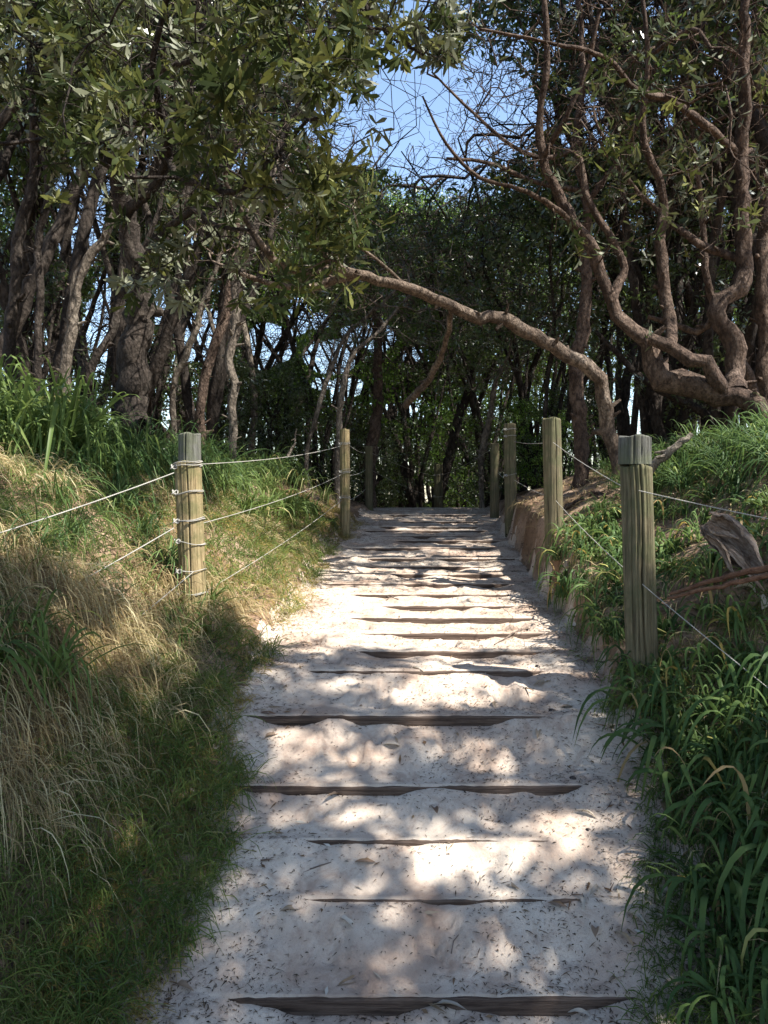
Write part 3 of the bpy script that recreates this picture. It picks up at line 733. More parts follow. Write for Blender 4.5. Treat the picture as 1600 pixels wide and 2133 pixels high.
def sunny(p, soft=.35):
    """True where a leaf at p would cast its shadow into one of the sunlit clearings"""
    p = np.asarray(p); g = p.copy(); zg = np.full(len(p), .4)
    for _ in range(3):
        k = (p[:, 2] - zg) / SUNV[2]; g = p - SUNV * k[:, None]; zg = np.clip(terrain(g[:, 0], g[:, 1], False), -.6, 2.2)
    y = g[:, 1]; z = g[:, 2] - ZC; d = np.maximum(y * cP - z * sP, .05); v = y * sP + z * cP
    px = 800 + 1600 * g[:, 0] / d; py = 1066.5 - 1600 * v / d
    q_ = ((px[:, None] - PA[:, 0]) / PA[:, 2]) ** 2 + ((py[:, None] - PA[:, 1]) / PA[:, 3]) ** 2
    wob = (.45 + .75 * (g[:, 1] > 3.0)) * fbm(g[:, 0] * 7, g[:, 1] * 5, 123, 3)
    ok = ((q_.min(1) + wob) < 1.0) & (g[:, 1] < 10.5)
    for c, r in CLEAR:
        w_ = p - c; t = w_ @ SUNV; dd = np.linalg.norm(w_ - t[:, None] * SUNV, axis=1); ok |= (t > max(.35, r * 1.1)) & (dd < r)
    return ok
CLEAR = [(P(px, py, d), r) for px, py, d, r in [(740, 573, 5.65, .28), (850, 600, 5.8, .28), (950, 645, 5.95, .25), (1060, 670, 6.15, .2), (1150, 722, 6.3, .15), (1240, 785, 6.4, .22), (1300, 670, 5.2, .22), (1400, 735, 5.1, .22), (1260, 590, 5.2, .15), (1500, 815, 5.1, .15),
         (485, 740, 7.6, .3), (488, 830, 7.6, .3), (200, 220, 4.8, .5), (330, 120, 4.3, .6), (470, 60, 4.2, .6), (600, 130, 4.1, .5), (640, 330, 4.4, .5), (560, 380, 4.7, .5), (700, 60, 4.1, .4), (320, 560, 5.2, .3), (160, 620, 7.0, .3), (1150, 700, 6.3, .2), (250, 350, 5.0, .4),
         (400, 1000, 3.8, .12), (410, 1130, 3.8, .15), (1355, 1080, 3.15, .10), (1350, 1250, 3.15, .08), (718, 960, 8.0, .25), (1150, 950, 5.3, .12), (60, 780, 4.6, .5), (900, 900, 15, .6), (820, 440, 16, .8), (930, 460, 16, .6), (700, 500, 14, .6), (640, 780, 13, .5), (1200, 940, 9.8, .5), (620, 980, 7.5, .5), (1290, 480, 5.2, .25), (1450, 230, 5.0, .35), (1200, 330, 5.1, .3)]]

_g = np.random.RandomState(77)
CLEAR += [(P(_g.uniform(560, 1200), _g.uniform(390, 620), _g.uniform(12, 16)), _g.uniform(.3, .6)) for _ in range(50)]
CLEAR += [(P(_g.uniform(600, 1180), _g.uniform(700, 1020), _g.uniform(12, 18)), _g.uniform(.35, .7)) for _ in range(50)]
CLEAR += [(P(_g.uniform(0, 500), _g.uniform(300, 760), _g.uniform(8, 13)), _g.uniform(.2, .45)) for _ in range(26)]
CLEAR += [(P(_g.uniform(1250, 1600), _g.uniform(100, 800), _g.uniform(8, 12)), _g.uniform(.2, .4)) for _ in range(16)]
GAPS = np.vstack([GAPS, [(_g.uniform(0, 520), _g.uniform(80, 740), _g.uniform(14, 34), _g.uniform(18, 50)) for _ in range(20)], [(_g.uniform(560, 860), _g.uniform(660, 820), _g.uniform(16, 36), _g.uniform(14, 30)) for _ in range(9)], [(_g.uniform(1140, 1600), _g.uniform(0, 480), _g.uniform(12, 26), _g.uniform(16, 36)) for _ in range(14)],
                  [(_g.uniform(640, 1250), _g.uniform(840, 1040), _g.uniform(10, 22), _g.uniform(10, 20)) for _ in range(12)]])

# ------------------------------------------------------------------ trees
def blob(rng, n, spec):
    """random points in view-frustum boxes: (px0,px1,py0,py1,d0,d1,weight)"""
    W_ = np.array([s[6] for s in spec], float); W_ /= W_.sum(); out = []
    for s, k in zip(spec, (W_ * n).astype(int)):
        u = rng.rand(k, 3); u[:, 0] = (u[:, 0] + rng.rand(k)) / 2 if len(s) > 7 else u[:, 0]
        for a in u: out.append(P(s[0] + (s[1] - s[0]) * a[0], s[2] + (s[3] - s[2]) * a[1], s[4] + (s[5] - s[4]) * a[2]))
    return np.array(out)
def slim(rows, k): return [(a, b, d, r * k) for a, b, d, r in rows]
def L4(rows):
    """limb rows px,py,d,radius_px -> x y z r"""
    return np.array([[*P(a, b, d), r / 1600.0 * d] for a, b, d, r in rows])
def root(rows):
    """add a buried foot under the first row"""
    L = L4(rows); x, y_ = L[0, 0], L[0, 1]; z = tz(x, y_)
    if L[0, 2] > z + .02: L = np.vstack([[x, y_, z - .02, L[0, 3] * 1.15], L])
    L = np.vstack([[x, y_, min(z, L[0, 2]) - .25, L[0, 3] * 1.25], L]); return L
def finish(tr, name, label, bark, leafm, lp, base, rt=.003, cap=.05, extra=0, leafprob=1.0, rough=.05, group=None, mid=None, cat='tree', keep=.22):
    if tr.fix[:tr.n].max() > .04: tr.stubs(26)
    tr.radii(rt, cap=cap)
    e = empty(name, base, label, cat, group)
    b = np.array(base)
    m = tr.wood('trunk', M[bark], rough)
    co = np.empty(len(m.vertices) * 3, dtype=np.float32); m.vertices.foreach_get('co', co); co = co.reshape(-1, 3) - b.astype(np.float32); m.vertices.foreach_set('co', co.ravel())
    obj('trunk', m, e)
    c, d = tr.tipinfo(extra)
    if leafprob < 1: k = tr.rng.rand(len(c)) < leafprob; c, d = c[k], d[k]
    if len(c) and name != 'banksia_tree':
        vd = np.maximum(c[:, 1] * cP - (c[:, 2] - ZC) * sP, .1); k = ~in_gap(800 + 1600 * c[:, 0] / vd, 1066.5 - 1600 * (c[:, 1] * sP + (c[:, 2] - ZC) * cP) / vd) | (tr.rng.rand(len(c)) < .32); c, d = c[k], d[k]
    if len(c): k = (~sunny(c)) | (tr.rng.rand(len(c)) < keep); c, d = c[k], d[k]
    if len(c):
        V_, F_, r_ = leaves(c, d, tr.rng, **lp)
        obj('crown', mesh('crown', V_ - b, F_, M[leafm], True, r_), e)
    return e
gb = lambda rows: tuple(root(rows)[1, :3]) 

# --- arching tree across the path
rows = [(1290, 975, 6.5, 16.7), (1268, 900, 6.5, 15.8), (1258, 830, 6.45, 15.1), (1248, 790, 6.4, 15.1), (1205, 752, 6.35, 15.1), (1150, 722, 6.3, 14.4), (1085, 682, 6.2, 13.6), (1040, 660, 6.1, 12.9), (1000, 662, 6.0, 12.9), (955, 645, 5.95, 12.1), (885, 612, 5.85, 11.3), (810, 590, 5.75, 10.6), (745, 573, 5.65, 10.6), (700, 583, 5.6, 9.1)]
T = Tree(101, .12); T.limb(root(rows))
T.limb(L4([(745, 573, 5.65, 11), (700, 560, 5.5, 10), (640, 570, 5.4, 9), (570, 540, 5.3, 8), (520, 470, 5.2, 6), (470, 380, 5.1, 5)]))
T.limb(L4([(700, 583, 5.6, 9), (640, 600, 5.6, 8), (560, 590, 5.5, 6), (480, 560, 5.4, 5)]))
T.limb(L4([(690, 560, 5.5, 6), (660, 480, 5.4, 5), (640, 400, 5.3, 4), (600, 330, 5.2, 3)]))
T.limb(L4([(940, 640, 5.95, 6), (932, 700, 6.4, 6), (900, 780, 6.9, 7), (845, 845, 7.4, 8)]))
T.limb(L4([(850, 600, 5.8, 4), (790, 545, 5.7, 3.5), (700, 480, 5.5, 3), (620, 440, 5.3, 2)]))
T.grow(blob(T.rng, 950, [(480, 800, 230, 640, 4.6, 6.4, 5), (360, 560, 380, 680, 4.8, 6.2, 3), (560, 760, 330, 520, 4.4, 5.6, 2)]), wig=.22, first=.1)
finish(T, 'arching_tree', 'reddish-brown tree whose bare trunk arches low right across the path', 'bark_sunlit', 'banksia', dict(n=8, L=.115, W=.026, lod=0), gb(rows), rt=.0021, leafprob=.6, rough=.05)

# --- straight trunk beside it
rows = [(1211, 995, 6.9, 15), (1208, 900, 6.9, 15), (1203, 810, 6.9, 15), (1196, 760, 6.9, 14), (1215, 690, 6.9, 14), (1222, 610, 6.9, 12), (1217, 520, 6.9, 11), (1222, 420, 6.8, 10), (1200, 300, 6.7, 8), (1215, 150, 6.6, 6), (1200, -50, 6.5, 5)]
T = Tree(102, .13); T.limb(root(rows)); T.limb(L4([(1222, 420, 6.8, 7), (1290, 330, 6.7, 6), (1350, 200, 6.6, 5), (1380, 50, 6.5, 4)]))
T.limb(L4([(1215, 300, 6.8, 6), (1140, 330, 6.6, 5), (1060, 300, 6.4, 4), (960, 210, 6.3, 3), (900, 150, 6.2, 2)]))
T.limb(L4([(1222, 400, 6.8, 6), (1120, 380, 6.8, 5), (1020, 340, 6.7, 4), (930, 330, 6.6, 3)]))
T.grow(blob(T.rng, 1500, [(930, 1200, 30, 380, 5.6, 7.4, 5), (1200, 1450, -150, 350, 5.8, 7.4, 4)]), wig=.22, first=.1)
finish(T, 'bare_twiggy_tree', 'slim straight-trunked tree with a mass of bare twigs, standing just behind the arch', 'bark_brown', 'banksia', dict(n=7, L=.08, W=.018, lod=0), gb(rows), rt=.0021, leafprob=.3)

# --- gnarled tree at right
rows = [(1600, 880, 4.9, 24), (1575, 845, 5.0, 20), (1540, 826, 5.05, 20), (1495, 822, 5.1, 21), (1455, 800, 5.1, 24), (1420, 792, 5.15, 26), (1385, 788, 5.15, 24), (1358, 755, 5.2, 22), (1352, 715, 5.2, 20), (1320, 690, 5.2, 15), (1285, 655, 5.2, 13), (1262, 600, 5.2, 12), (1245, 550, 5.2, 12), (1225, 505, 5.2, 13), (1195, 462, 5.2, 12), (1160, 400, 5.2, 10), (1130, 330, 5.15, 9), (1125, 240, 5.1, 8), (1140, 120, 5.0, 7), (1130, -40, 4.9, 5)]
T = Tree(103, .11); T.limb(root(rows))
T.limb(L4([(1510, 822, 5.08, 17), (1488, 790, 5.0, 15), (1475, 755, 5.0, 14), (1440, 748, 5.0, 14), (1400, 722, 5.05, 13), (1355, 706, 5.1, 13)]))
T.limb(L4([(1540, 826, 5.05, 20), (1528, 780, 5.3, 20), (1532, 730, 5.3, 20), (1515, 690, 5.3, 20), (1490, 655, 5.3, 18), (1500, 630, 5.3, 17), (1538, 600, 5.3, 18), (1552, 560, 5.3, 17), (1550, 480, 5.3, 15), (1545, 350, 5.3, 14), (1552, 200, 5.2, 12), (1550, 50, 5.1, 10), (1560, -100, 5.0, 8)]))
T.limb(L4([(1490, 660, 5.3, 6), (1455, 692, 5.4, 7), (1420, 680, 5.5, 6), (1350, 660, 5.6, 4)]))
T.limb(L4([(1395, 722, 5.15, 13), (1398, 680, 5.3, 12), (1385, 600, 5.4, 12), (1375, 500, 5.4, 11), (1380, 400, 5.4, 9), (1340, 280, 5.3, 7), (1350, 120, 5.2, 5), (1330, -60, 5.1, 4)]))
T.limb(L4([(1550, 540, 5.3, 8), (1480, 520, 5.4, 8), (1430, 490, 5.4, 7), (1370, 440, 5.5, 5), (1290, 350, 5.5, 4), (1240, 250, 5.5, 3)]))
T.limb(L4([(1540, 320, 5.3, 8), (1480, 270, 5.1, 8), (1400, 210, 4.9, 8), (1330, 190, 4.8, 6), (1260, 120, 4.7, 5), (1150, 90, 4.6, 4), (1000, 60, 4.5, 3)]))
T.limb(L4([(1350, 120, 5.2, 5), (1440, 60, 5.0, 5), (1480, 100, 4.9, 4)]))
T.limb(L4([(1130, 330, 5.15, 6), (1170, 260, 5.0, 6), (1220, 150, 4.9, 5), (1250, 20, 4.8, 4)]))
T.limb(L4([(1195, 462, 5.2, 7), (1100, 400, 5.0, 5), (1000, 370, 4.9, 4), (930, 300, 4.8, 3), (880, 200, 4.7, 2)]))
T.limb(L4([(1270, 630, 5.2, 9), (1300, 560, 5.3, 9), (1275, 500, 5.3, 8), (1225, 420, 5.3, 7), (1210, 330, 5.3, 5)]))
T.grow(blob(T.rng, 2900, [(950, 1300, -60, 330, 4.2, 6.0, 5), (1250, 1620, -150, 420, 4.3, 6.2, 6), (1150, 1500, 300, 540, 4.8, 6.0, 2.5), (1500, 1800, -100, 500, 4.2, 6, 2)]), wig=.24, first=.08)
finish(T, 'gnarled_tree', 'thick gnarled brown tree with twisting limbs rising behind the front-right post', 'bark_brown', 'banksia', dict(n=8, L=.085, W=.022, lod=0), gb(rows), rt=.0021, cap=.03, leafprob=.22, rough=.09)

# --- big left banksia whose leafy boughs hang over the path
rows = [(275, 800, 6.0, 33), (283, 720, 6.0, 31), (292, 640, 6.0, 28), (290, 570, 6.0, 26), (268, 480, 5.9, 22), (255, 400, 5.8, 20), (235, 320, 5.7, 20), (205, 230, 5.6, 17), (175, 130, 5.4, 14), (150, -20, 5.2, 11), (140, -200, 5.0, 8)]
T = Tree(104, .11); T.limb(root(rows))
T.limb(L4([(262, 440, 5.85, 12), (310, 400, 5.4, 10), (350, 330, 5.0, 9), (335, 230, 4.7, 8), (320, 120, 4.5, 7), (345, 0, 4.3, 6), (350, -150, 4.1, 5)]))
T.limb(L4([(350, 330, 5.0, 8), (375, 370, 4.8, 8), (430, 385, 4.7, 8), (490, 400, 4.6, 6), (560, 340, 4.5, 5), (640, 250, 4.4, 4)]))
T.limb(L4([(325, 150, 4.5, 6), (420, 120, 4.3, 5), (540, 90, 4.2, 4), (680, 60, 4.1, 4), (800, 60, 4.2, 3)]))
T.limb(L4([(290, 570, 6.0, 12), (330, 500, 5.6, 9), (400, 440, 5.2, 7), (450, 470, 5.0, 5), (520, 480, 4.8, 4)]))
T.limb(L4([(235, 320, 5.7, 9), (180, 280, 5.2, 7), (90, 290, 4.9, 5), (0, 300, 4.8, 4)]))
T.limb(L4([(345, 0, 4.3, 6), (470, -120, 3.9, 5), (620, -200, 3.6, 4)]))
T.grow(blob(T.rng, 3700, [(110, 480, -60, 330, 3.6, 5.4, 8), (430, 760, -120, 200, 3.5, 4.8, 8), (380, 690, 180, 420, 3.9, 5.0, 4), (100, 330, 150, 420, 4.4, 5.8, 2.2), (-100, 250, -100, 200, 4.6, 6.0, 3), (230, 560, 380, 640, 4.6, 5.8, 3.2), (700, 960, -80, 130, 4.0, 4.9, 5)]), wig=.2, first=.05, open_=.4)
finish(T, 'banksia_tree', 'thick-trunked left banksia whose olive leafy boughs fill the upper left', 'bark_dark', 'banksia', dict(n=11, L=.105, W=.025, lod=0, jit=.007, spread=(35, 82), curl=.18), gb(rows), rt=.0022, cap=.03, extra=.0, leafprob=.8, rough=.06)

# --- left slender trunks
SIDE = [
 ('slender grey tree leaning right at the upper left, with pale bark', 'bark_pale', [(135, 760, 7.0, 15), (150, 680, 7, 15), (158, 600, 7.0, 14), (180, 540, 7, 13), (215, 500, 7.0, 11), (240, 440, 7, 9), (280, 330, 7, 6), (320, 200, 7, 5)]),
 ('thin upright dark tree third from the left edge', 'bark_dark', [(78, 720, 6.6, 10), (84, 600, 6.6, 10), (80, 500, 6.6, 10), (100, 400, 6.5, 9), (90, 250, 6.4, 7), (110, 80, 6.3, 5)]),
 ('grey trunk with crooked top standing at the far left edge', 'bark_dark', [(22, 690, 6.2, 15), (30, 600, 6.2, 14), (42, 480, 6.2, 15), (70, 380, 6.2, 13), (70, 260, 6.1, 11), (60, 80, 6, 8)]),
 ('dark forked tree leaning right between the grey trunk and the thick banksia trunk', 'bark_dark', [(185, 790, 7.4, 11), (205, 740, 7.4, 11), (235, 690, 7.4, 11), (250, 620, 7.4, 10), (290, 540, 7.3, 8), (330, 440, 7.3, 6), (350, 300, 7.3, 4)]),
 ('brown slanting tree just left of the pale crooked trunk', 'bark_brown', [(418, 850, 8.0, 12), (425, 790, 8.0, 13), (445, 730, 8, 13), (465, 670, 8, 13), (478, 600, 8, 11), (500, 500, 8, 8), (470, 380, 8, 6), (480, 250, 7.8, 4)]),
 ('pale crooked sunlit trunk behind the front-left post', 'bark_pale', [(485, 900, 7.6, 11), (484, 830, 7.6, 12), (492, 800, 7.6, 11), (477, 770, 7.6, 11), (482, 720, 7.6, 12), (492, 660, 7.6, 10), (488, 590, 7.6, 9), (500, 500, 7.5, 6), (520, 420, 7.4, 4)]),
 ('mottled leaning tree right of the thick banksia trunk', 'bark_pale', [(362, 810, 8.6, 8), (380, 760, 8.6, 9), (402, 700, 8.6, 9), (420, 640, 8.6, 9), (450, 560, 8.6, 7), (480, 450, 8.6, 5)]),
 ('bent brown double-trunked tree right behind the third left post', 'bark_brown', [(772, 1000, 11.5, 15), (775, 940, 11.5, 16), (785, 860, 11.5, 14), (788, 760, 11.5, 11), (785, 660, 11.5, 10), (770, 560, 11.5, 8), (780, 450, 11.4, 5)]),
 ('grey-barked slanting sapling between the second left post and the pale trunk', 'bark_pale', [(640, 940, 10.0, 6), (655, 880, 10, 6), (672, 820, 10, 7), (690, 770, 10, 6), (720, 700, 10, 5), (790, 640, 10, 4)]),
 ('pale slim tree right behind the second left post', 'bark_pale', [(704, 960, 9.5, 8), (706, 890, 9.5, 8), (712, 820, 9.5, 8), (735, 740, 9.6, 6), (790, 690, 9.7, 5), (830, 640, 9.8, 4)]),
 ('dark leaning trunk seen above the middle post beyond the crest', 'bark_dark', [(915, 1030, 13.5, 14), (935, 960, 13.5, 13), (960, 860, 13.5, 12), (985, 780, 13.4, 9), (1000, 680, 13.3, 7), (960, 560, 13.2, 5)]),
 ('bleached twisted snag left of the third right post', 'bark_pale', [(1004, 1020, 11.5, 7), (1002, 960, 11.5, 8), (1012, 900, 11.5, 9), (1022, 860, 11.5, 7), (1030, 800, 11.5, 5), (1060, 740, 11.4, 3)]),
 ('dark slanting limb-like tree seen under the gnarled tree in front of the bright sky gap', 'bark_dark', [(1500, 900, 8.2, 12), (1450, 850, 8.2, 12), (1390, 820, 8.2, 11), (1340, 790, 8.2, 9), (1290, 740, 8.2, 7), (1240, 690, 8.2, 5)]),
 ('upright brown tree at the right edge behind the gnarled tree', 'bark_brown', [(1590, 820, 6.6, 18), (1592, 700, 6.6, 17), (1586, 560, 6.6, 15), (1596, 400, 6.6, 13), (1580, 200, 6.5, 10), (1570, 0, 6.4, 8)]),
 ('slanting smooth trunk behind the gnarled tree between its two main limbs', 'bark_brown', [(1580, 860, 6.4, 12), (1560, 780, 6.4, 12), (1530, 720, 6.5, 11), (1490, 640, 6.6, 10), (1470, 560, 6.6, 9), (1460, 420, 6.6, 7), (1440, 260, 6.5, 5)]),
]
for k, (lab, bark, rows) in enumerate(SIDE):
    rows = slim(rows, .8)
    T = Tree(200 + k, .15); T.limb(root(rows)); a, b, d, r = rows[-1]; m5 = rows[len(rows) // 2]
    if k != 12:
        sp = 190
        blobs = [(a - sp * .9, a + sp, b - 350, b + 60, d - 1.2, d + 1.2, 4), (m5[0] - 50, m5[0] + 180, b - 50, m5[1] - 120, d - .8, d + 1.0, 1.3)]
        if k in (7, 8, 9, 10, 11): blobs = [(a - 150, a + 170, max(b - 170, 420), max(b + 80, 600), d - 1, d + 1.3, 4)]
        T.grow(blob(T.rng, 420, blobs), wig=.24, first=.12)
    else: T.grow(blob(T.rng, 120, [(1230, 1420, 690, 860, 7.8, 8.8, 1)]), wig=.24)
    finish(T, 'slender_tree', lab, bark, 'dark_leaf', dict(n=8, L=.08, W=.022, lod=1), gb(rows), rt=.003, extra=.05, leafprob=.8)

# --- thicket trees behind: a few kinds, copied as whole things
def bg_kind(seed, h, stems, leafm, bark, ntip=900, lean=.45, crown=(.42, 1.0), wid=1.6, n=9, L=.085, W=.034, leafprob=1.0, lower=0):
    T = Tree(seed, .2); rg = T.rng
    for s in range(stems):
        a = rg.uniform(0, 2 * PI) if stems > 1 else .6; ln = rg.uniform(.3, 1) * lean; rr = rg.uniform(.03, .055)
        pts = [[0, 0, -.3, rr * 1.3], [.05 * math.cos(a), .05 * math.sin(a), .05, rr]]
        x = y_ = 0
        for q_ in range(1, 7):
            z = h * .85 * q_ / 6; x += math.cos(a) * ln * h / 7 * (.5 + q_ * .12) + rg.randn() * .09; y_ += math.sin(a) * ln * h / 7 * (.5 + q_ * .12) + rg.randn() * .09
            pts.append([x, y_, z, rr * (1 - q_ / 7.5)])
        T.limb(np.array(pts))
    u = rg.rand(ntip, 3); cz = crown[0] + (crown[1] - crown[0]) * u[:, 0]; th = u[:, 1] * 2 * PI; rad = wid * np.sqrt(u[:, 2]) * np.interp(cz, [crown[0], (crown[0] + crown[1]) / 2, crown[1]], [.75, 1.1, .45])
    lump = 1 + .35 * np.sin(3 * th + seed) + .2 * np.sin(7 * cz * 3 + 2 * th)
    mx = T.pos[:T.n][T.pos[:T.n, 2] > h * .5].mean(0)
    tg = np.stack([mx[0] * cz + rad * lump * np.cos(th), mx[1] * cz + rad * lump * np.sin(th), h * cz], 1)
    T.grow(tg, wig=.22, first=.08, open_=0)
    T.radii(.0028, cap=.035)
    e = empty('thicket_tree')
    obj('trunk', T.wood('trunk', M[bark], .05), e)
    c, d = T.tipinfo(.75, .0085)
    V_, F_, r_ = leaves(c, d, rg, n=n, L=L, W=W, lod=1, jit=.05)
    obj('crown', mesh('crown', V_, F_, M[leafm], True, r_), e)
    return e
kinds = [bg_kind(301, 6.2, 3, 'dark_leaf', 'bark_dark', 1000, .5), bg_kind(302, 5.2, 4, 'dark_leaf', 'bark_dark', 900, .7, (.40, 1), 1.8),
         bg_kind(303, 6.8, 2, 'dark_leaf', 'bark_pale', 1000, .35, (.45, 1), 1.5), bg_kind(304, 5.6, 3, 'bright_leaf', 'bark_dark', 1000, .45, (.25, 1), 1.7)]
bush = [bg_kind(305, 2.6, 5, 'bright_leaf', 'bark_dark', 520, .6, (.08, 1), 1.0, 8, .08, .03), bg_kind(306, 2.4, 5, 'dark_leaf', 'bark_dark', 620, .6, (.08, 1), 1.15, 9, .08, .03)]
for b_ in bush: b_.name = 'thicket_shrub'
used = set()
def place(kind, px, d, s=1.0, rz=None, name=None):
    x = (px - 800) / 1600 * d; y_ = d; z = tz(x, y_)
    rz = R.uniform(0, 6.28) if rz is None else rz
    if id(kind) in used: o = copy_thing(kind, (x, y_, z - .03), rz, s)
    else: used.add(id(kind)); o = kind; o.location = (x, y_, z - .03); o.rotation_euler = (0, 0, rz); o.scale = (s,) * 3
    return o
BG = []
TREES = [  # px, depth, kind, scale
 (560, 12.5, 1, 1.0), (640, 14, 0, .9), (700, 15.5, 1, .9), (600, 17, 0, 1.0), (470, 13, 0, 1.05), (380, 12, 2, 1.0), (300, 10.5, 0, 1.05), (210, 11.5, 1, 1.15), (110, 10, 0, 1.1),
 (30, 9.2, 2, 1.0), (-60, 8.2, 0, 1.1), (1050, 13.2, 1, .84), (1120, 12, 0, .82), (1180, 13.5, 1, .95), (1000, 15.5, 0, .8), (940, 17, 1, .72), (1090, 16, 0, .95),
 (1260, 11.5, 0, .95), (1420, 10.0, 1, 1.1), (1490, 11, 0, 1.05), (1560, 9.5, 2, 1.0), (1620, 8.6, 1, 1.1), (1700, 7.8, 0, 1.1), (1340, 17, 2, .7),
 (820, 19, 3, .72), (760, 17, 3, .75), (880, 21, 3, .78), (700, 21, 3, .95), (500, 18, 3, 1.0), (350, 17, 3, 1.1), (200, 18, 0, 1.2), (60, 15, 1, 1.2), (-60, 16, 3, 1.2),
 (960, 23, 3, .8), (1060, 22, 3, 1.0), (1200, 19, 3, 1.1), (1450, 17, 3, 1.1), (1560, 15, 0, 1.2), (1680, 14, 3, 1.1), (620, 26, 0, 1.2), (450, 25, 1, 1.3), (1150, 27, 0, 1.3),
 (780, 28, 0, .85), (300, 24, 0, 1.4), (130, 23, 3, 1.3), (1330, 26, 1, .75), (1480, 24, 0, 1.3), (860, 15.5, 1, .62), (530, 10.8, 2, .95), (1150, 10.8, 1, .80), (1030, 14.2, 1, 1), (960, 15.2, 0, 1), (900, 18, 1, 1), (1110, 14.8, 0, 1), (720, 18, 0, 1), (840, 24, 3, 1), (980, 18.5, 1, 1), (660, 13, 3, 1), (780, 13.8, 3, 1), (870, 14.6, 3, 1), (690, 12.6, 3, 1), (950, 13.6, 0, 1), (1040, 12.9, 0, 1), (1010, 15.6, 1, 1), (1120, 12.6, 1, 1), (830, 16.5, 0, 1), (930, 16.5, 1, 1), (1000, 17, 3, 1), (1070, 15, 1, 1), (1120, 16.5, 0, 1), (1600, 9.0, 1, 1.0), (1350, 9.5, 1, .95), (1480, 10.2, 0, 1.2),  (420, 9.3, 0, 1.1), (250, 8.6, 1, 1.25), (90, 7.6, 0, 1.25), (-90, 6.8, 1, 1.2), (1390, 8.8, 0, 1.05), (1500, 8.0, 1, 1.1), (1640, 7.2, 0, 1.2), (1750, 6.2, 1, 1.2), (1300, 9.9, 1, .95), (1240, 14.5, 0, 1.3), (170, 13, 0, 1.5), (20, 12, 1, 1.6), (330, 14, 0, 1.4), (1420, 13, 0, 1.5), (1560, 12, 1, 1.6), (1690, 10, 0, 1.4), (480, 15.5, 1, 1.3)]
HK = {0: 6.2, 1: 5.2, 2: 6.8, 3: 5.6}
for _i, (px, d, k, s) in enumerate(TREES):
    if 560 < px < 1260 and d < 17 and _i % 5 in (1, 3): continue
    if 640 < px < 1260:
        top = np.interp(px, [640, 800, 950, 1100, 1260], [400, 450, 430, 400, 360]) + R.uniform(-10, 60)
        s = ((1028 - top) / 1600 * d + .9) / HK[k]
    else: s *= 1.3
    BG.append((place(kinds[k], px, d, s), px, d, k))
BUSH = [(850, 17, 0, .8), (905, 16, 1, .8), (960, 15, 0, .75), (800, 15.5, 1, .85), (740, 14, 1, .8), (680, 13, 1, .8), (610, 12, 1, .9), (540, 11, 1, .8), (1020, 13.5, 1, .8), (1085, 12.5, 1, .7), (1130, 11.5, 0, .55), (1180, 9.8, 0, .42),
        (1230, 11, 1, .6), (430, 10.5, 1, .9), (350, 9.8, 1, .9), (230, 9.5, 1, .9), (120, 8.8, 1, .9), (20, 8, 1, .9), (1450, 9.5, 1, .8), (1530, 8.8, 1, .9), (1600, 8, 1, .9), (890, 20, 1, 1.0), (980, 19, 0, 1.0), (760, 19.5, 0, 1.0), (660, 17, 0, 1.0), (560, 15, 0, .9), (1090, 18, 0, .9), (1190, 16, 1, 1.0), (1380, 12.5, 0, .5), (820, 23, 1, 1.2), (930, 25, 0, 1.2), (1010, 24, 1, 1.2)]
BS = [(place(bush[k], px, d, s), px, d, k) for (px, d, k, s) in BUSH]

def open_crown(o):
    """give this copy its own crown with the leaves missing where the canopy is open to the sun"""
    ch = [c for c in o.children if c.name.startswith('crown')][0]; me = ch.data; n = len(me.vertices)
    co = np.empty(n * 3, dtype=np.float32); me.vertices.foreach_get('co', co); co = co.reshape(-1, 3); rv = np.empty(n, dtype=np.float32); me.attributes['rnd'].data.foreach_get('value', rv)
    th = o.rotation_euler[2]; Rm = np.array([[math.cos(th), -math.sin(th), 0], [math.sin(th), math.cos(th), 0], [0, 0, 1]])
    cen = co.reshape(-1, 4, 3).mean(1) @ Rm.T * o.scale[0] + np.array(o.location); b = sunny(cen)
    u, v, dd = cen[:, 0], cen[:, 1] * cP - (cen[:, 2] - ZC) * sP, 0
    px = 800 + 1600 * u / v; py = 1066.5 - 1600 * (cen[:, 1] * sP + (cen[:, 2] - ZC) * cP) / v
    b |= in_gap(px, py)
    if b.mean() < .03: return
    k = np.repeat(~b, 4); V_ = co[k]; F_ = np.arange(len(V_)).reshape(-1, 4)
    ch.data = mesh('crown', V_, F_, me.materials[0], True, rv[k])

for (o, px, d, k) in BG + BS: open_crown(o)

# --- unseen trees added beside the camera, crowns shaped to shade and dapple the foreground
def shade_tree(seed, base, lo, hi, n, label, leaf='dark_leaf'):
    T = Tree(seed, .18); z = tz(*base); mid = (np.array(lo) + np.array(hi)) / 2
    T.limb(np.array([[base[0], base[1], z - .3, .11], [base[0], base[1], z + .6, .09], [base[0] * .95 + mid[0] * .05, base[1] * .9 + mid[1] * .1, z + 1.8, .08], [base[0] * .75 + mid[0] * .25, base[1] * .7 + mid[1] * .3, lo[2] - .3, .06], [mid[0], mid[1], mid[2], .04]]))
    u = T.rng.rand(n * 3, 3); p = np.array(lo) + (np.array(hi) - np.array(lo)) * u
    c = (p - mid) / (np.array(hi) - np.array(lo)) * 2; p = p[((c ** 4).sum(1) < 1.1)]; 
    k = ~sunny(p) & (p[:, 2] > 1.85 + .72 * np.maximum(p[:, 1], 0)); p = p[k][:n]
    T.grow(p, wig=.2, first=.06)
    return finish(T, 'unseen_shade_tree', label, 'bark_dark', leaf, dict(n=10, L=.15, W=.055, lod=1, jit=.06), (base[0], base[1], z), rt=.003, cap=.03, keep=.0)
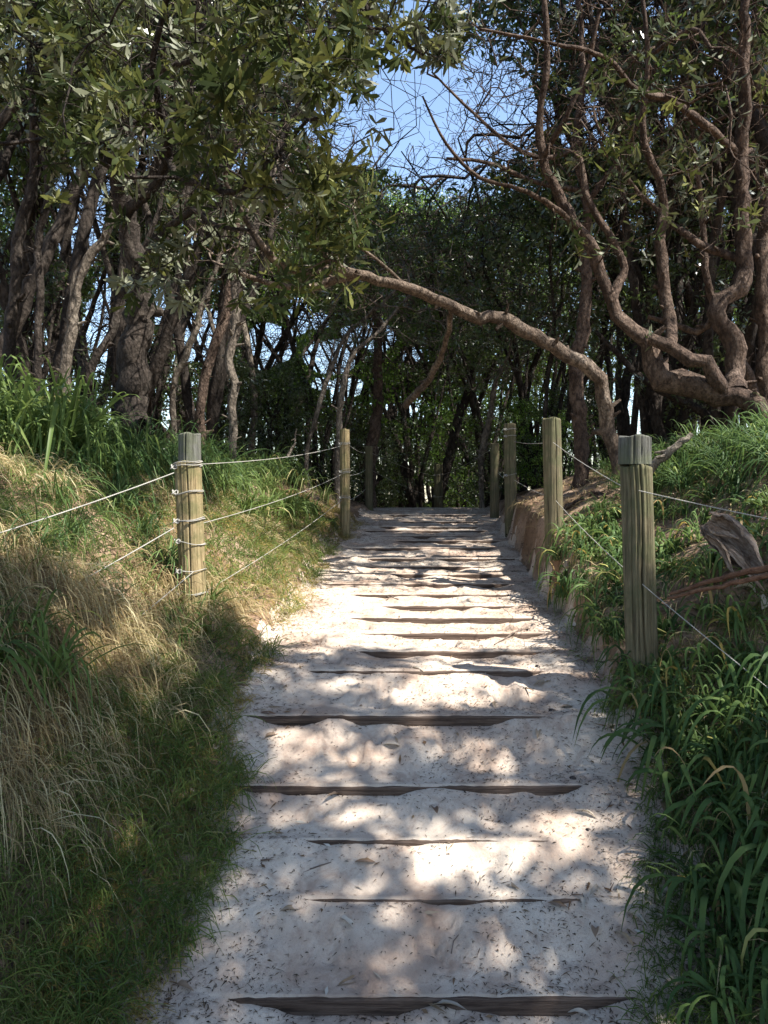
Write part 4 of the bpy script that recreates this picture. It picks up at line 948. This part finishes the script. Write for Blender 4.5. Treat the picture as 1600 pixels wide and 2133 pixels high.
shade_tree(801, (4.3, -1.6), (.3, -3.6, 4.6), (6.6, 2.2, 7.2), 6000, 'tall leafy tree outside the right edge of the view, shading the foreground sand')
shade_tree(802, (-2.9, .3), (-2.6, -2.6, 4.6), (.8, 1.6, 6.4), 1200, 'leafy tree outside the left edge of the view, arching overhead')  # added out of view to cut sky light from above

# ------------------------------------------------------------------ strappy plants
def strap_kind(seed, n, L, W, matk, droop=(.35, .95), spread=.9):
    rg = np.random.RandomState(seed); a = rg.uniform(0, 2 * PI, n); tl = rg.uniform(.15, spread, n)
    d = np.stack([np.cos(a) * tl, np.sin(a) * tl, np.ones(n)], 1); p = rg.randn(n, 3) * np.array([.03, .03, 0]); p[:, 2] = -.02
    V_, F_, r_ = ribbons(p, d, L * rg.uniform(.55, 1.1, n), W * rg.uniform(.7, 1.15, n), rg.uniform(*droop, n), rg, st=8, fold=True, twist=.15, rv=np.clip(rg.rand(n) * .5 + rg.rand() * .35 + (rg.rand(n) < .05) * .4, 0, .99))
    return mesh('strappy_plant', V_, F_, M[matk], True, r_)
SK = {'broad': [strap_kind(400 + i, 34, .48, .0165, 'strap', (.5, 1.0), 1.2) for i in range(4)], 'fine': [strap_kind(410 + i, 80, .72, .0095, 'strap', (.4, 1.0), 1.1) for i in range(3)],
      'light': [strap_kind(420 + i, 60, .90, .0165, 'strap_light', (.4, .95), 1.0) for i in range(3)]}
def strap(kind, x, y_, s, lookup):
    me = SK[kind][R.randrange(len(SK[kind]))]
    o = obj('strappy_plant', me); o.location = (x, y_, tz(x, y_)); o.rotation_euler = (R.uniform(-.15, .15), R.uniform(-.15, .15) + (.25 if x < 0 else -.25), R.uniform(0, 6.28)); o.scale = (s, s, s * R.uniform(.85, 1.1))
    o['category'] = 'strappy plant'; o['group'] = 'strappy plants on the right bank' if x > 0 else 'strappy plants on the left bank'
    labels_later.append((o, lookup, (x, y_, o.location.z + .15)))
def scatter(region, n, kind, s0, s1, look, mind=.13):
    """region: quad in photo pixels where the plant foot is seen"""
    got = []
    for _ in range(n * 6):
        if len(got) >= n: break
        px = R.uniform(region[0], region[1]); py = R.uniform(region[2], region[3]); p = hit(px, py)
        if xl_(p[1]) - .04 < p[0] < xr_(p[1]) + .07 or p[1] > 12 or (kind == 'broad' and p[1] > 5.3): continue
        if any((p[0] - g[0]) ** 2 + (p[1] - g[1]) ** 2 < mind ** 2 for g in got): continue
        got.append(p); strap(kind, p[0], p[1], R.uniform(s0, s1), look)
scatter((1140, 1300, 1070, 1350), 34, 'broad', .65, 1.0, 'broad-leaved plant', .10)
scatter((1300, 1640, 1020, 1330), 34, 'broad', .65, 1.05, 'arching broad-bladed plant', .10)
scatter((1290, 1640, 1380, 1580), 22, 'broad', .8, 1.15, 'glossy strappy plant', .09)
scatter((1400, 1640, 1560, 1900), 12, 'broad', .8, 1.2, 'dark green wide-bladed plant', .1)
scatter((1440, 1640, 1850, 2120), 9, 'broad', .6, .9, 'low dark strappy plant in the shade', .1)
scatter((1360, 1640, 880, 1020), 24, 'fine', .7, 1.0, 'wiry narrow-bladed tuft')
scatter((1200, 1400, 960, 1080), 12, 'fine', .45, .7, 'small wiry tuft')
scatter((150, 640, 860, 1010), 30, 'fine', .8, 1.25, 'dark narrow-bladed clump')
scatter((-80, 200, 820, 960), 11, 'light', .9, 1.25, 'tall bright green clump')
scatter((-60, 170, 850, 940), 7, 'light', 1.25, 1.6, 'tallest bright arching clump', .2)
scatter((430, 700, 940, 1080), 16, 'light', .6, .95, 'sunlit light green clump')
scatter((60, 360, 1040, 1200), 8, 'fine', .6, .9, 'dark tuft in dry grass')
scatter((320, 470, 1180, 1340), 5, 'light', .45, .65, 'light green tuft')
scatter((-20, 120, 1330, 1500), 4, 'light', .6, .8, 'drooping green tuft')

# ------------------------------------------------------------------ grass on the banks
def grass(name, mat, n, xr, yr, cond, L, W, up, droop, bias, seed, st=5):
    rg = np.random.RandomState(seed); x = rg.uniform(*xr, n * 3)
    y_ = yr[0] + (yr[1] - yr[0]) * rg.rand(n * 3) ** 1.5
    k = cond(x, y_, rg); x, y_ = x[k][:n], y_[k][:n]; m = len(x)
    z = terrain(x, y_); p = np.stack([x, y_, z - .01], 1)
    d = np.stack([rg.randn(m) * .55 + bias[0], rg.randn(m) * .55 + bias[1], np.full(m, up) + rg.rand(m) * .3], 1)
    clump = .6 + .8 * (vnoise(x * 9, y_ * 9, seed) + .5)
    V_, F_, r_ = ribbons(p, d, rg.uniform(*L, m) * clump, rg.uniform(*W, m) * np.interp(y_, [2, 8], [1, 1.7]), rg.uniform(*droop, m), rg, st=st, twist=.6, rv=np.clip(rg.rand(m) * .6 + (vnoise(x * 4, y_ * 4, seed + 3) + .5) * .5, 0, .99))
    o = obj(name, mesh(name, V_, F_, M[mat], True, r_)); return o
def DL(x, y_): return xl_(y_) - x
def DR(x, y_): return x - xr_(y_)
edge = lambda x, y_, s: -.05 + .22 * fbm(x * 3, y_ * 3, s, 2)
dryzone = lambda x, y_: fbm(x * 2.0, y_ * 2.0, 61, 3) * 1.3 + .30 * sst((DL(x, y_) - .25) / .3) * sst((4.6 - y_) / .8) - .26 - .45 * sst((3.4 - y_) / .9)
o = grass('dry_grass', 'dry', 42000, (-3.0, -.3), (1.5, 6.5), lambda x, y_, rg: (DL(x, y_) > .16) & (dryzone(x, y_) > .10 * rg.randn(len(x))), (.10, .34), (.0016, .0036), .45, (.5, 1.35), (.5, -.2), 501)
tag(o, 'matted straw-coloured dry grass on the left bank', 'dry grass', kind='stuff')
o = grass('hanging_straw', 'dry', 5200, (-3.0, -.4), (2.2, 5.2), lambda x, y_, rg: (DL(x, y_) > .22) & (dryzone(x, y_) > -.12 + .15 * rg.randn(len(x))), (.22, .52), (.0018, .0036), .7, (.6, 1.5), (.4, -.1), 511, 7)
tag(o, 'long straw-coloured dry grass hanging down the left bank', 'dry grass', kind='stuff')
o = grass('green_grass', 'grass', 60000, (-3.0, -.3), (1.3, 8.0), lambda x, y_, rg: (DL(x, y_) > .04 + edge(x, y_, 5)) & (dryzone(x, y_) < .06 + .12 * rg.randn(len(x))), (.08, .26), (.002, .0046), .8, (.3, 1.0), (.3, -.1), 502)
tag(o, 'green grass growing over the left bank', 'grass', kind='stuff')
o = grass('shaded_grass', 'grass', 30000, (-1.9, -.4), (1.1, 3.3), lambda x, y_, rg: (DL(x, y_) > .03 + edge(x, y_, 5)) & (dryzone(x, y_) < .10 + .15 * rg.randn(len(x))), (.08, .30), (.0018, .0040), .8, (.3, 1.0), (.2, -.1), 522)
tag(o, 'dark green grass in the shade at the lower left', 'grass', kind='stuff')
o = grass('right_corner_grass', 'grass', 34000, (.6, 1.9), (1.1, 3.2), lambda x, y_, rg: (DR(x, y_) > .02 + edge(x, y_, 15)), (.07, .20), (.002, .0042), .7, (.3, 1.0), (-.2, -.1), 523)
tag(o, 'dark green grass in the shade at the lower right', 'grass', kind='stuff')
o = grass('golden_grass', 'couch', 12000, (-1.6, -.4), (1.1, 3.4), lambda x, y_, rg: (DL(x, y_) > -.02 + edge(x, y_, 9)) & (DL(x, y_) < .6) & (fbm(x * 3.5, y_ * 3.5, 171, 2) > .06 + .06 * rg.randn(len(x))), (.05, .15), (.0016, .0034), .7, (.3, 1.0), (.3, -.15), 533)
tag(o, 'golden tufts of short grass at the lower left edge of the sand', 'golden grass', kind='stuff')
o = grass('yellowed_grass', 'couch', 34000, (-2.2, -.2), (1.3, 9.5), lambda x, y_, rg: (DL(x, y_) > -.02 + edge(x, y_, 9)) & (DL(x, y_) < np.interp(y_, [2, 3.5, 4.5, 7], [.26, .5, 1.1, 1.3])) & (fbm(x * 2.2, y_ * 2.2, 71, 2) > -.12 + .1 * rg.randn(len(x))), (.04, .12), (.0016, .0032), .7, (.3, .9), (.3, -.15), 503)
tag(o, 'short yellow-brown grass fringing the left edge of the sand', 'yellowed grass', kind='stuff')
o = grass('bank_grass', 'grass', 24000, (.5, 3.2), (1.3, 7.5), lambda x, y_, rg: (DR(x, y_) > .04 + edge(x, y_, 11)) & ~((DR(x, y_) < .75) & (y_ > 5.2)) & (fbm(x * 2.5, y_ * 2.5, 81, 2) > -.05 + .15 * rg.randn(len(x)) - .5 * (y_ < 2.9)), (.06, .16), (.002, .004), .7, (.3, .9), (-.25, -.15), 504)
tag(o, 'short green grass covering the right bank', 'grass', kind='stuff')
o = grass('bank_dry_grass', 'dry', 15000, (.8, 3.6), (1.6, 7.5), lambda x, y_, rg: (DR(x, y_) > .10) & (fbm(x * 2.5, y_ * 2.5, 83, 2) > -.2 + .2 * rg.randn(len(x))), (.06, .24), (.0016, .004), .4, (.4, 1.1), (-.3, -.2), 505)
tag(o, 'thin dry straw mixed through the right bank', 'dry grass', kind='stuff')

# ------------------------------------------------------------------ litter
def litter(name, n, xr, yr, cond, L, W, seed, lift=.003, mat='litter'):
    rg = np.random.RandomState(seed); x = rg.uniform(*xr, n * 3); y_ = yr[0] + (yr[1] - yr[0]) * rg.rand(n * 3) ** 1.6; k = cond(x, y_, rg); x, y_ = x[k][:n], y_[k][:n]; m = len(x)
    z = terrain(x, y_) + footprints(x, y_) + lift; a = rg.uniform(0, 2 * PI, m); d = np.stack([np.cos(a), np.sin(a), rg.randn(m) * .18], 1); s = np.stack([-np.sin(a), np.cos(a), rg.randn(m) * .3], 1)
    l = (rg.uniform(*L, m) * np.where(rg.rand(m) < .12, 2.0, 1))[:, None]; w_ = rg.uniform(*W, m)[:, None]; c = np.stack([x, y_, z], 1)
    rows = [c - d * l / 2, c - s * w_ / 2 + [0, 0, .001], c + d * l / 2, c + s * w_ / 2 + [0, 0, .002]]
    V_ = np.stack(rows, 1).reshape(-1, 3); F_ = np.arange(m * 4).reshape(-1, 4)
    return obj(name, mesh(name, V_, F_, M[mat], True, np.repeat(rg.rand(m) ** 1.2, 4)))
cov = lambda x, y_, rg: (DL(x, y_) < .06) & (DR(x, y_) < .06) & (rg.rand(len(x)) < .16 + .9 * np.exp(-((np.min(np.where(sy - y_[:, None] > 0, sy - y_[:, None], 9), axis=1)) / .045) ** 2) * (fbm(x * 3, y_ * 3, 93, 2) > 0) + 1.5 * np.clip(fbm(x * 2.4, y_ * 2.4, 91, 3) + .12, 0, 1) + .75 * sst((np.abs(x - (xl_(y_) + xr_(y_)) / 2) - .42) / .3))
tag(litter('leaf_litter', 42000, (-1.2, 1.6), (1.6, 12), cov, (.004, .020), (.0014, .0042), 601), 'dark flecks of leaf litter and twig scattered over the sand', 'leaf litter', kind='stuff')
tag(litter('bank_litter', 20000, (-3.5, 4), (1.6, 12.5), lambda x, y_, rg: (DL(x, y_) > 0) | (DR(x, y_) > 0), (.02, .085), (.006, .018), 602, .012), 'dry leaf litter lying on the banks', 'leaf litter', kind='stuff')

tag(litter('leaf_fragments', 1500, (-1.2, 1.6), (1.6, 11), lambda x, y_, rg: (DL(x, y_) < .06) & (DR(x, y_) < .06) & (rg.rand(len(x)) < .08 + .8 * np.clip(fbm(x * 3, y_ * 3, 191, 3), 0, 1) + .8 * sst((np.abs(x - (xl_(y_) + xr_(y_)) / 2) - .48) / .25)), (.018, .045), (.004, .011), 603, .004, 'fallen'), 'small broken pieces of dry leaf strewn over the sand', 'leaf litter', kind='stuff')
def one_leaf(seed, L, W):
    rg = np.random.RandomState(seed); n = 9; s = np.linspace(0, 1, n); w_ = W * np.sin(np.clip(s * 1.02, 0, 1) * PI) ** .75 + .0004
    bend = .12 * L * np.sin(s * PI) * rg.uniform(.3, 1.6); side = L * .08 * rg.uniform(-1, 1) * s * s; rows = []
    for q_ in range(n):
        for j in (-1, 0, 1): rows.append((L * (s[q_] - .5), side[q_] + j * w_[q_] / 2, bend[q_] + .001 + abs(j) * w_[q_] * rg.uniform(.15, .4)))
    F_ = [(q_ * 3 + j, q_ * 3 + j + 1, q_ * 3 + j + 4, q_ * 3 + j + 3) for q_ in range(n - 1) for j in (0, 1)]
    return np.array(rows), np.array(F_)
LM = []
for i in range(10):
    v_, f_ = one_leaf(700 + i, .075 + .035 * R.random(), .016 + .008 * R.random()); LM.append(mesh('fallen_leaf', v_, f_, M['fallen'], True, np.full(len(v_), (i * .31) % 1 * .8)))
FL = [(560, 1492, 9), (735, 2050, 9), (940, 1765, 7), (1215, 1885, 3), (1240, 1945, 6), (1300, 1958, 3), (1320, 1915, 6), (1160, 1890, 9), (1300, 1800, 9), (1220, 1700, 2), (1320, 1640, 2), (1225, 1585, 3), (610, 1900, 2), (720, 1930, 6), (370, 2062, 9), (340, 2030, 2),
      (445, 1775, 9), (330, 1960, 3), (640, 2100, 3), (280, 2062, 5), (480, 1760, 2), (1100, 1440, 3), (1130, 1425, 2), (870, 1400, 8), (640, 1345, 3), (1120, 1530, 5), (930, 2105, 6), (350, 2100, 5), (1290, 2040, 9), (1240, 1860, 2), (905, 1690, 3), (700, 1660, 2), (1060, 1850, 9), (1210, 2120, 8), (560, 1540, 3), (1030, 1470, 5), (820, 1560, 2), (760, 1800, 3), (1180, 1475, 9), (590, 1440, 2)]
colw = {9: 'whitish', 2: 'brown', 3: 'tan', 6: 'tan curled', 7: 'pale', 5: 'reddish tan', 8: 'orange-brown'}
for i, (px, py, k) in enumerate(FL):
    p = hit(px, py)
    o = obj('fallen_leaf', LM[i % 10]); o.location = (p[0], p[1], p[2] + .004); o.rotation_euler = (R.uniform(-.25, .25), R.uniform(-.25, .2), R.uniform(0, 6.28)); o.scale = (R.uniform(.75, 1.15),) * 3
    o['category'] = 'fallen leaf'; o['group'] = 'fallen leaves on the sand path'; labels_later.append((o, 'dry fallen leaf', tuple(p)))

def stick(name, pts, r0, r1, mat, label, cat, twigs=0, seed=0):
    rg = np.random.RandomState(seed); c = catmull(np.array(pts, float), .03); r = np.linspace(r0, r1, len(c)); c[1:-1] += rg.randn(len(c) - 2, 3) * r0 * .25
    base = c[0].copy(); V_, F_ = line_tube(c - base, r, 8); parts = [(V_, F_)]
    for q_ in range(twigs):
        a = c[rg.randint(len(c) // 3, len(c) - 1)] - base; e_ = a + nrmz(rg.randn(1, 3))[0] * .09 * np.array([1, 1, .3]); parts.append(line_tube(np.linspace(a, e_, 5), np.linspace(r1 * 1.0, r1 * .4, 5), 5))
    o_ = 0; VV, FF = [], []
    for v_, f_ in parts: VV.append(v_); FF.append(f_ + o_); o_ += len(v_)
    o = obj(name, mesh(name, np.concatenate(VV), np.concatenate(FF), M[mat]), None, tuple(base)); return tag(o, label, cat)
def onground(lst, lift=.006):
    out = []
    for px, py in lst: p = hit(px, py); out.append((p[0], p[1], p[2] + lift))
    return out
stick('twig', onground([(1100, 1310), (1075, 1318), (1050, 1334), (1030, 1345)]), .006, .003, 'twig', 'bent brown twig lying across the sunny sand at the eighth step', 'twig', 2, 1)
stick('twig', onground([(800, 1240), (812, 1246), (830, 1250)]), .008, .004, 'twig', 'short forked dark twig on the sand by the tenth step', 'twig', 2, 2)
stick('twig', onground([(1270, 1860), (1282, 1835), (1290, 1822), (1320, 1798), (1330, 1780)]), .003, .0015, 'twig', 'thin crooked twig on the sand at lower right', 'twig', 2, 3)
stick('twig', onground([(600, 1822), (650, 1812), (690, 1800)]), .003, .002, 'twig', 'straight thin twig on the sand left of the second step', 'twig', 1, 4)
stick('twig', onground([(940, 1990), (945, 1965), (958, 1948)]), .002, .001, 'twig', 'small curved twig on the sand above the front step', 'twig', 0, 5)
stick('twig', onground([(1255, 1668), (1300, 1665), (1330, 1658)]), .0035, .002, 'twig', 'dark twig in the litter at the right edge of the sand', 'twig', 2, 6)
stick('dead_branch', [tuple(P(1340, 990, 4.6)), tuple(P(1370, 960, 4.55)), tuple(P(1400, 940, 4.5)), tuple(P(1440, 905, 4.5))], .030, .016, 'bark_pale', 'pale dead branch lying on the right bank behind the front-right post', 'dead branch', 3, 7)
stick('exposed_root', onground([(1165, 1070), (1200, 1052), (1240, 1030), (1262, 1040)], .015), .022, .010, 'bark_brown', 'brown root snaking over the bare earth behind the second right post', 'root', 1, 8)
stick('frond_stalk', [tuple(P(1395, 1237, 2.85)), tuple(P(1480, 1212, 2.75)), tuple(P(1560, 1190, 2.65)), tuple(P(1660, 1172, 2.55))], .006, .014, 'frond', 'upper of two red-brown frond stalks lying on the right bank', 'frond stalk', 0, 9)
stick('frond_stalk', [tuple(P(1390, 1246, 2.83)), tuple(P(1470, 1228, 2.72)), tuple(P(1560, 1208, 2.62)), tuple(P(1660, 1186, 2.52))], .005, .011, 'frond', 'lower of two red-brown frond stalks lying on the right bank', 'frond stalk', 0, 10)
stick('dead_branch', [tuple(P(600, 950, 7.8)), tuple(P(612, 925, 7.8)), tuple(P(618, 892, 7.8))], .018, .006, 'bark_pale', 'bleached upright stump spike on the left bank beyond the grass', 'dead branch', 2, 12)
stick('dead_branch', [tuple(P(1490, 1085, 3.2)), tuple(P(1500, 1068, 3.2)), tuple(P(1520, 1055, 3.15))], .012, .006, 'bark_pale', 'short grey dead stub sticking up behind the dry palm sheath', 'dead branch', 0, 13)

# dry palm sheath: a crumpled trough split open along its front, ragged rim, drawn-out tip, torn strips
def trough(Lx, wmax, op, seed, tipk=.9):
    n, k = 46, 26; sa = np.linspace(0, 1, n); th = np.linspace(-1, 1, k) * math.radians(op)
    w_ = np.interp(sa, [0, .06, .2, .4, .6, .8, .92, 1], np.array([.45, .72, .95, 1, .78, .44, .2, .04]) * wmax); w_ = np.convolve(np.pad(w_, 2, 'edge'), np.ones(5) / 5, 'valid')
    A, B = np.meshgrid(th, sa); W_ = w_[:, None] * (1 + .16 * fbm(B * 7, A * 2.0 + 9, seed, 3) + .05 * np.sin(A * 13)); rag = 1 + .22 * np.abs(A / math.radians(op)) ** 6 * fbm(B * 22, A * 0 + (A > 0) * 5., seed + 4, 2)
    X_ = B * Lx - Lx * .45; Y_ = W_ * rag * np.sin(A) ; Z_ = W_ * .8 * np.cos(A) + .05 * Lx * np.sin(B * 5) + .008 * fbm(B * 12, A * 3, seed + 7, 2)
    V_ = np.stack([X_, Y_, Z_], -1).reshape(-1, 3); F_ = np.array([(i * k + j, i * k + j + 1, (i + 1) * k + j + 1, (i + 1) * k + j) for i in range(n - 1) for j in range(k - 1)])
    I = V_ * np.array([1, .93, .93]); return np.concatenate([V_, I]), np.concatenate([F_, F_[:, ::-1] + len(V_)])
pc = P(1530, 1135, 2.95)
e = empty('palm_sheath', (pc[0], pc[1], pc[2]), 'crumpled split-open dry palm sheath lying on the right bank above the frond stalks', 'palm sheath')
X = Vector(P(1598, 1192, 2.84) - P(1482, 1085, 3.02)).normalized(); view = Vector((.30, .9, -.1)).normalized(); Zv = (view - X * view.dot(X)).normalized(); Yv = Zv.cross(X)
rot = Matrix((X, Yv, Zv)).transposed()
v_, f_ = trough(.34, .072, 112, 3); o = obj('shell', mesh('palm_shell', v_, f_, M['sheath']), e); o.rotation_euler = (rot @ Matrix.Rotation(math.radians(28), 3, 'X')).to_euler()
for q_, (off, rx, sc_, op) in enumerate([((-.055, -.01, -.045), 70, .22, 70), ((.01, -.03, -.07), 150, .24, 60), ((-.05, .0, .055), -50, .12, 80)]):
    v_, f_ = trough(sc_, .026, op, 11 + q_); o = obj('torn_strip', mesh('torn_strip', v_, f_, M['sheath']), e); o.location = off
    o.rotation_euler = (rot @ Matrix.Rotation(math.radians(rx), 3, 'X') @ Matrix.Rotation(.35 - .4 * q_, 3, 'Z')).to_euler()
for i, (px, py, L, rz, lab) in enumerate([(1495, 1215, 1.5, .4, 'pale dry husk lying just above the left end of the frond stalks'), (1545, 1250, 1.9, 2.2, 'largest pale dry husk below the frond stalks'), (1585, 1270, 1.3, 1.0, 'small dry husk below the frond stalks at the right edge'), (1480, 1180, 1.4, 1.9, 'brown dry husk left of the palm sheath')]):
    p = hit(px, py); o = obj('dry_husk', LM[(i * 3) % 10]); o.location = (p[0], p[1] - .02, p[2] + .03); o.scale = (L * .8, L * 1.7, L * 1.4); o.rotation_euler = (.5, -.4, rz); tag(o, lab, 'dry husk')

# ------------------------------------------------------------------ labels for repeats: told apart by the landmark beside them
LMK = [(388, 1000, 'the front-left post'), (402, 1220, 'the front-left post foot'), (718, 980, 'the second left post'), (768, 985, 'the third left post'), (912, 1010, 'the middle post beyond the crest'),
       (1063, 970, 'the third right post'), (1152, 990, 'the second right post'), (1322, 960, 'the front-right post top'), (1340, 1180, 'the front-right post middle'), (1342, 1380, 'the front-right post foot'),
       (1532, 1132, 'the dry palm sheath'), (1500, 1220, 'the frond stalks'), (280, 720, 'the thick banksia trunk'), (30, 600, 'the far-left trunk'), (485, 800, 'the pale crooked trunk'), (1265, 900, 'the foot of the arching trunk'),
       (1210, 800, 'the slim straight trunk'), (1540, 760, 'the gnarled tree'), (860, 2072, 'the front step'), (500, 2072, 'the left end of the front step'), (1250, 2068, 'the right end of the front step'), (640, 1872, 'the left end of the second step'), (1165, 1872, 'the right end of the second step'),
       (880, 1750, 'the third step'), (500, 1640, 'the left end of the fourth step'), (1190, 1620, 'the right end of the fourth step'), (560, 1492, 'the left end of the fifth step'), (1150, 1485, 'the right end of the fifth step'), (850, 1490, 'the middle of the fifth step'),
       (650, 1398, 'the left end of the sixth step'), (1120, 1398, 'the right end of the sixth step'), (1600, 1430, 'the lower right rope end'), (1600, 1700, 'the lower right edge'), (0, 850, 'the left edge of the view'), (0, 1300, 'the left-edge straw'), (1600, 950, 'the ridge at the right edge')]
def locate(p):
    px, py, d = proj(p)
    if not (-30 < px < 1630 and -30 < py < 2163):
        px = min(1600, max(0, px)); py = min(2133, max(0, py))
    n = min(LMK, key=lambda l: (l[0] - px) ** 2 + (l[1] - py) ** 2); dx, dy = px - n[0], py - n[1]; r = math.hypot(dx, dy)
    if r < 26: rel = 'right at'
    else:
        far = 'just ' if r < 70 else ('' if r < 150 else 'well ')
        h = 'left' if dx < 0 else 'right'; v = 'above' if dy < 0 else 'below'
        if abs(dx) > 2.2 * abs(dy): rel = far + h + ' of'
        elif abs(dy) > 2.2 * abs(dx): rel = far + v
        else: rel = far + v + ' and ' + h + ' of'
    return rel + ' ' + n[2], px
from collections import defaultdict
grp = defaultdict(list)
for o, look, p in labels_later:
    s, px = locate(p); grp[look + ' ' + s].append((p[1], px, o))
for s, lst in grp.items():
    lst.sort(key=lambda a: a[1])
    if len(lst) == 1: lst[0][2]['label'] = s
    else:
        for i, a in enumerate(lst): a[2]['label'] = s + ', ' + ('leftmost' if i == 0 else 'rightmost' if i == len(lst) - 1 else ORD[i] + ' from left')
for o, look, p in labels_later:
    w_ = o['label'].split()
    for x in ('well', 'just', 'the', 'and', 'the'):
        if len(w_) > 16 and x in w_: w_.remove(x)
    o['label'] = ' '.join(w_)
COLS = [(100, 'by the left edge'), (275, 'left of the thick banksia trunk'), (388, 'between the banksia trunk and front-left post'), (485, 'between front-left post and pale crooked trunk'), (600, 'right of the pale crooked trunk'), (718, 'left of the second left post'),
        (830, 'between the left posts and the path end'), (912, 'left of the middle post'), (1000, 'right of the middle post'), (1063, 'left of the third right post'), (1150, 'between the third and second right posts'), (1265, 'between second right post and arching trunk'), (1380, 'right of the arching trunk'), (1500, 'left of the gnarled tree foot'), (9999, 'at the right edge')]
kn = {0: 'tall dark-leaved tree', 1: 'spreading many-stemmed dark tree', 2: 'pale-stemmed tree', 3: 'bright green tree'}
g2_ = defaultdict(list)
for o, px, d, k in BG: g2_[(kn[k], next(c[1] for c in COLS if px < c[0]), 'thicket trees', 'tree')].append((d, o))
for o, px, d, k in BS: g2_[({0: 'bright green shrub', 1: 'dark leafy shrub'}[k], next(c[1] for c in COLS if px < c[0]), 'thicket shrubs', 'shrub')].append((d, o))
for (a, b, g, c), lst in g2_.items():
    lst.sort(key=lambda t: t[0])
    for i, (d, o) in enumerate(lst):
        pre = '' if len(lst) == 1 else ('nearest ' if i == 0 else 'farthest ' if i == len(lst) - 1 else ORD[i] + ' nearest ')
        o['label'] = pre + a + ' in the thicket ' + b; o['category'] = c; o['group'] = g
print('verts', sum(len(m.vertices) for m in bpy.data.meshes), 'objects', len(bpy.data.objects))
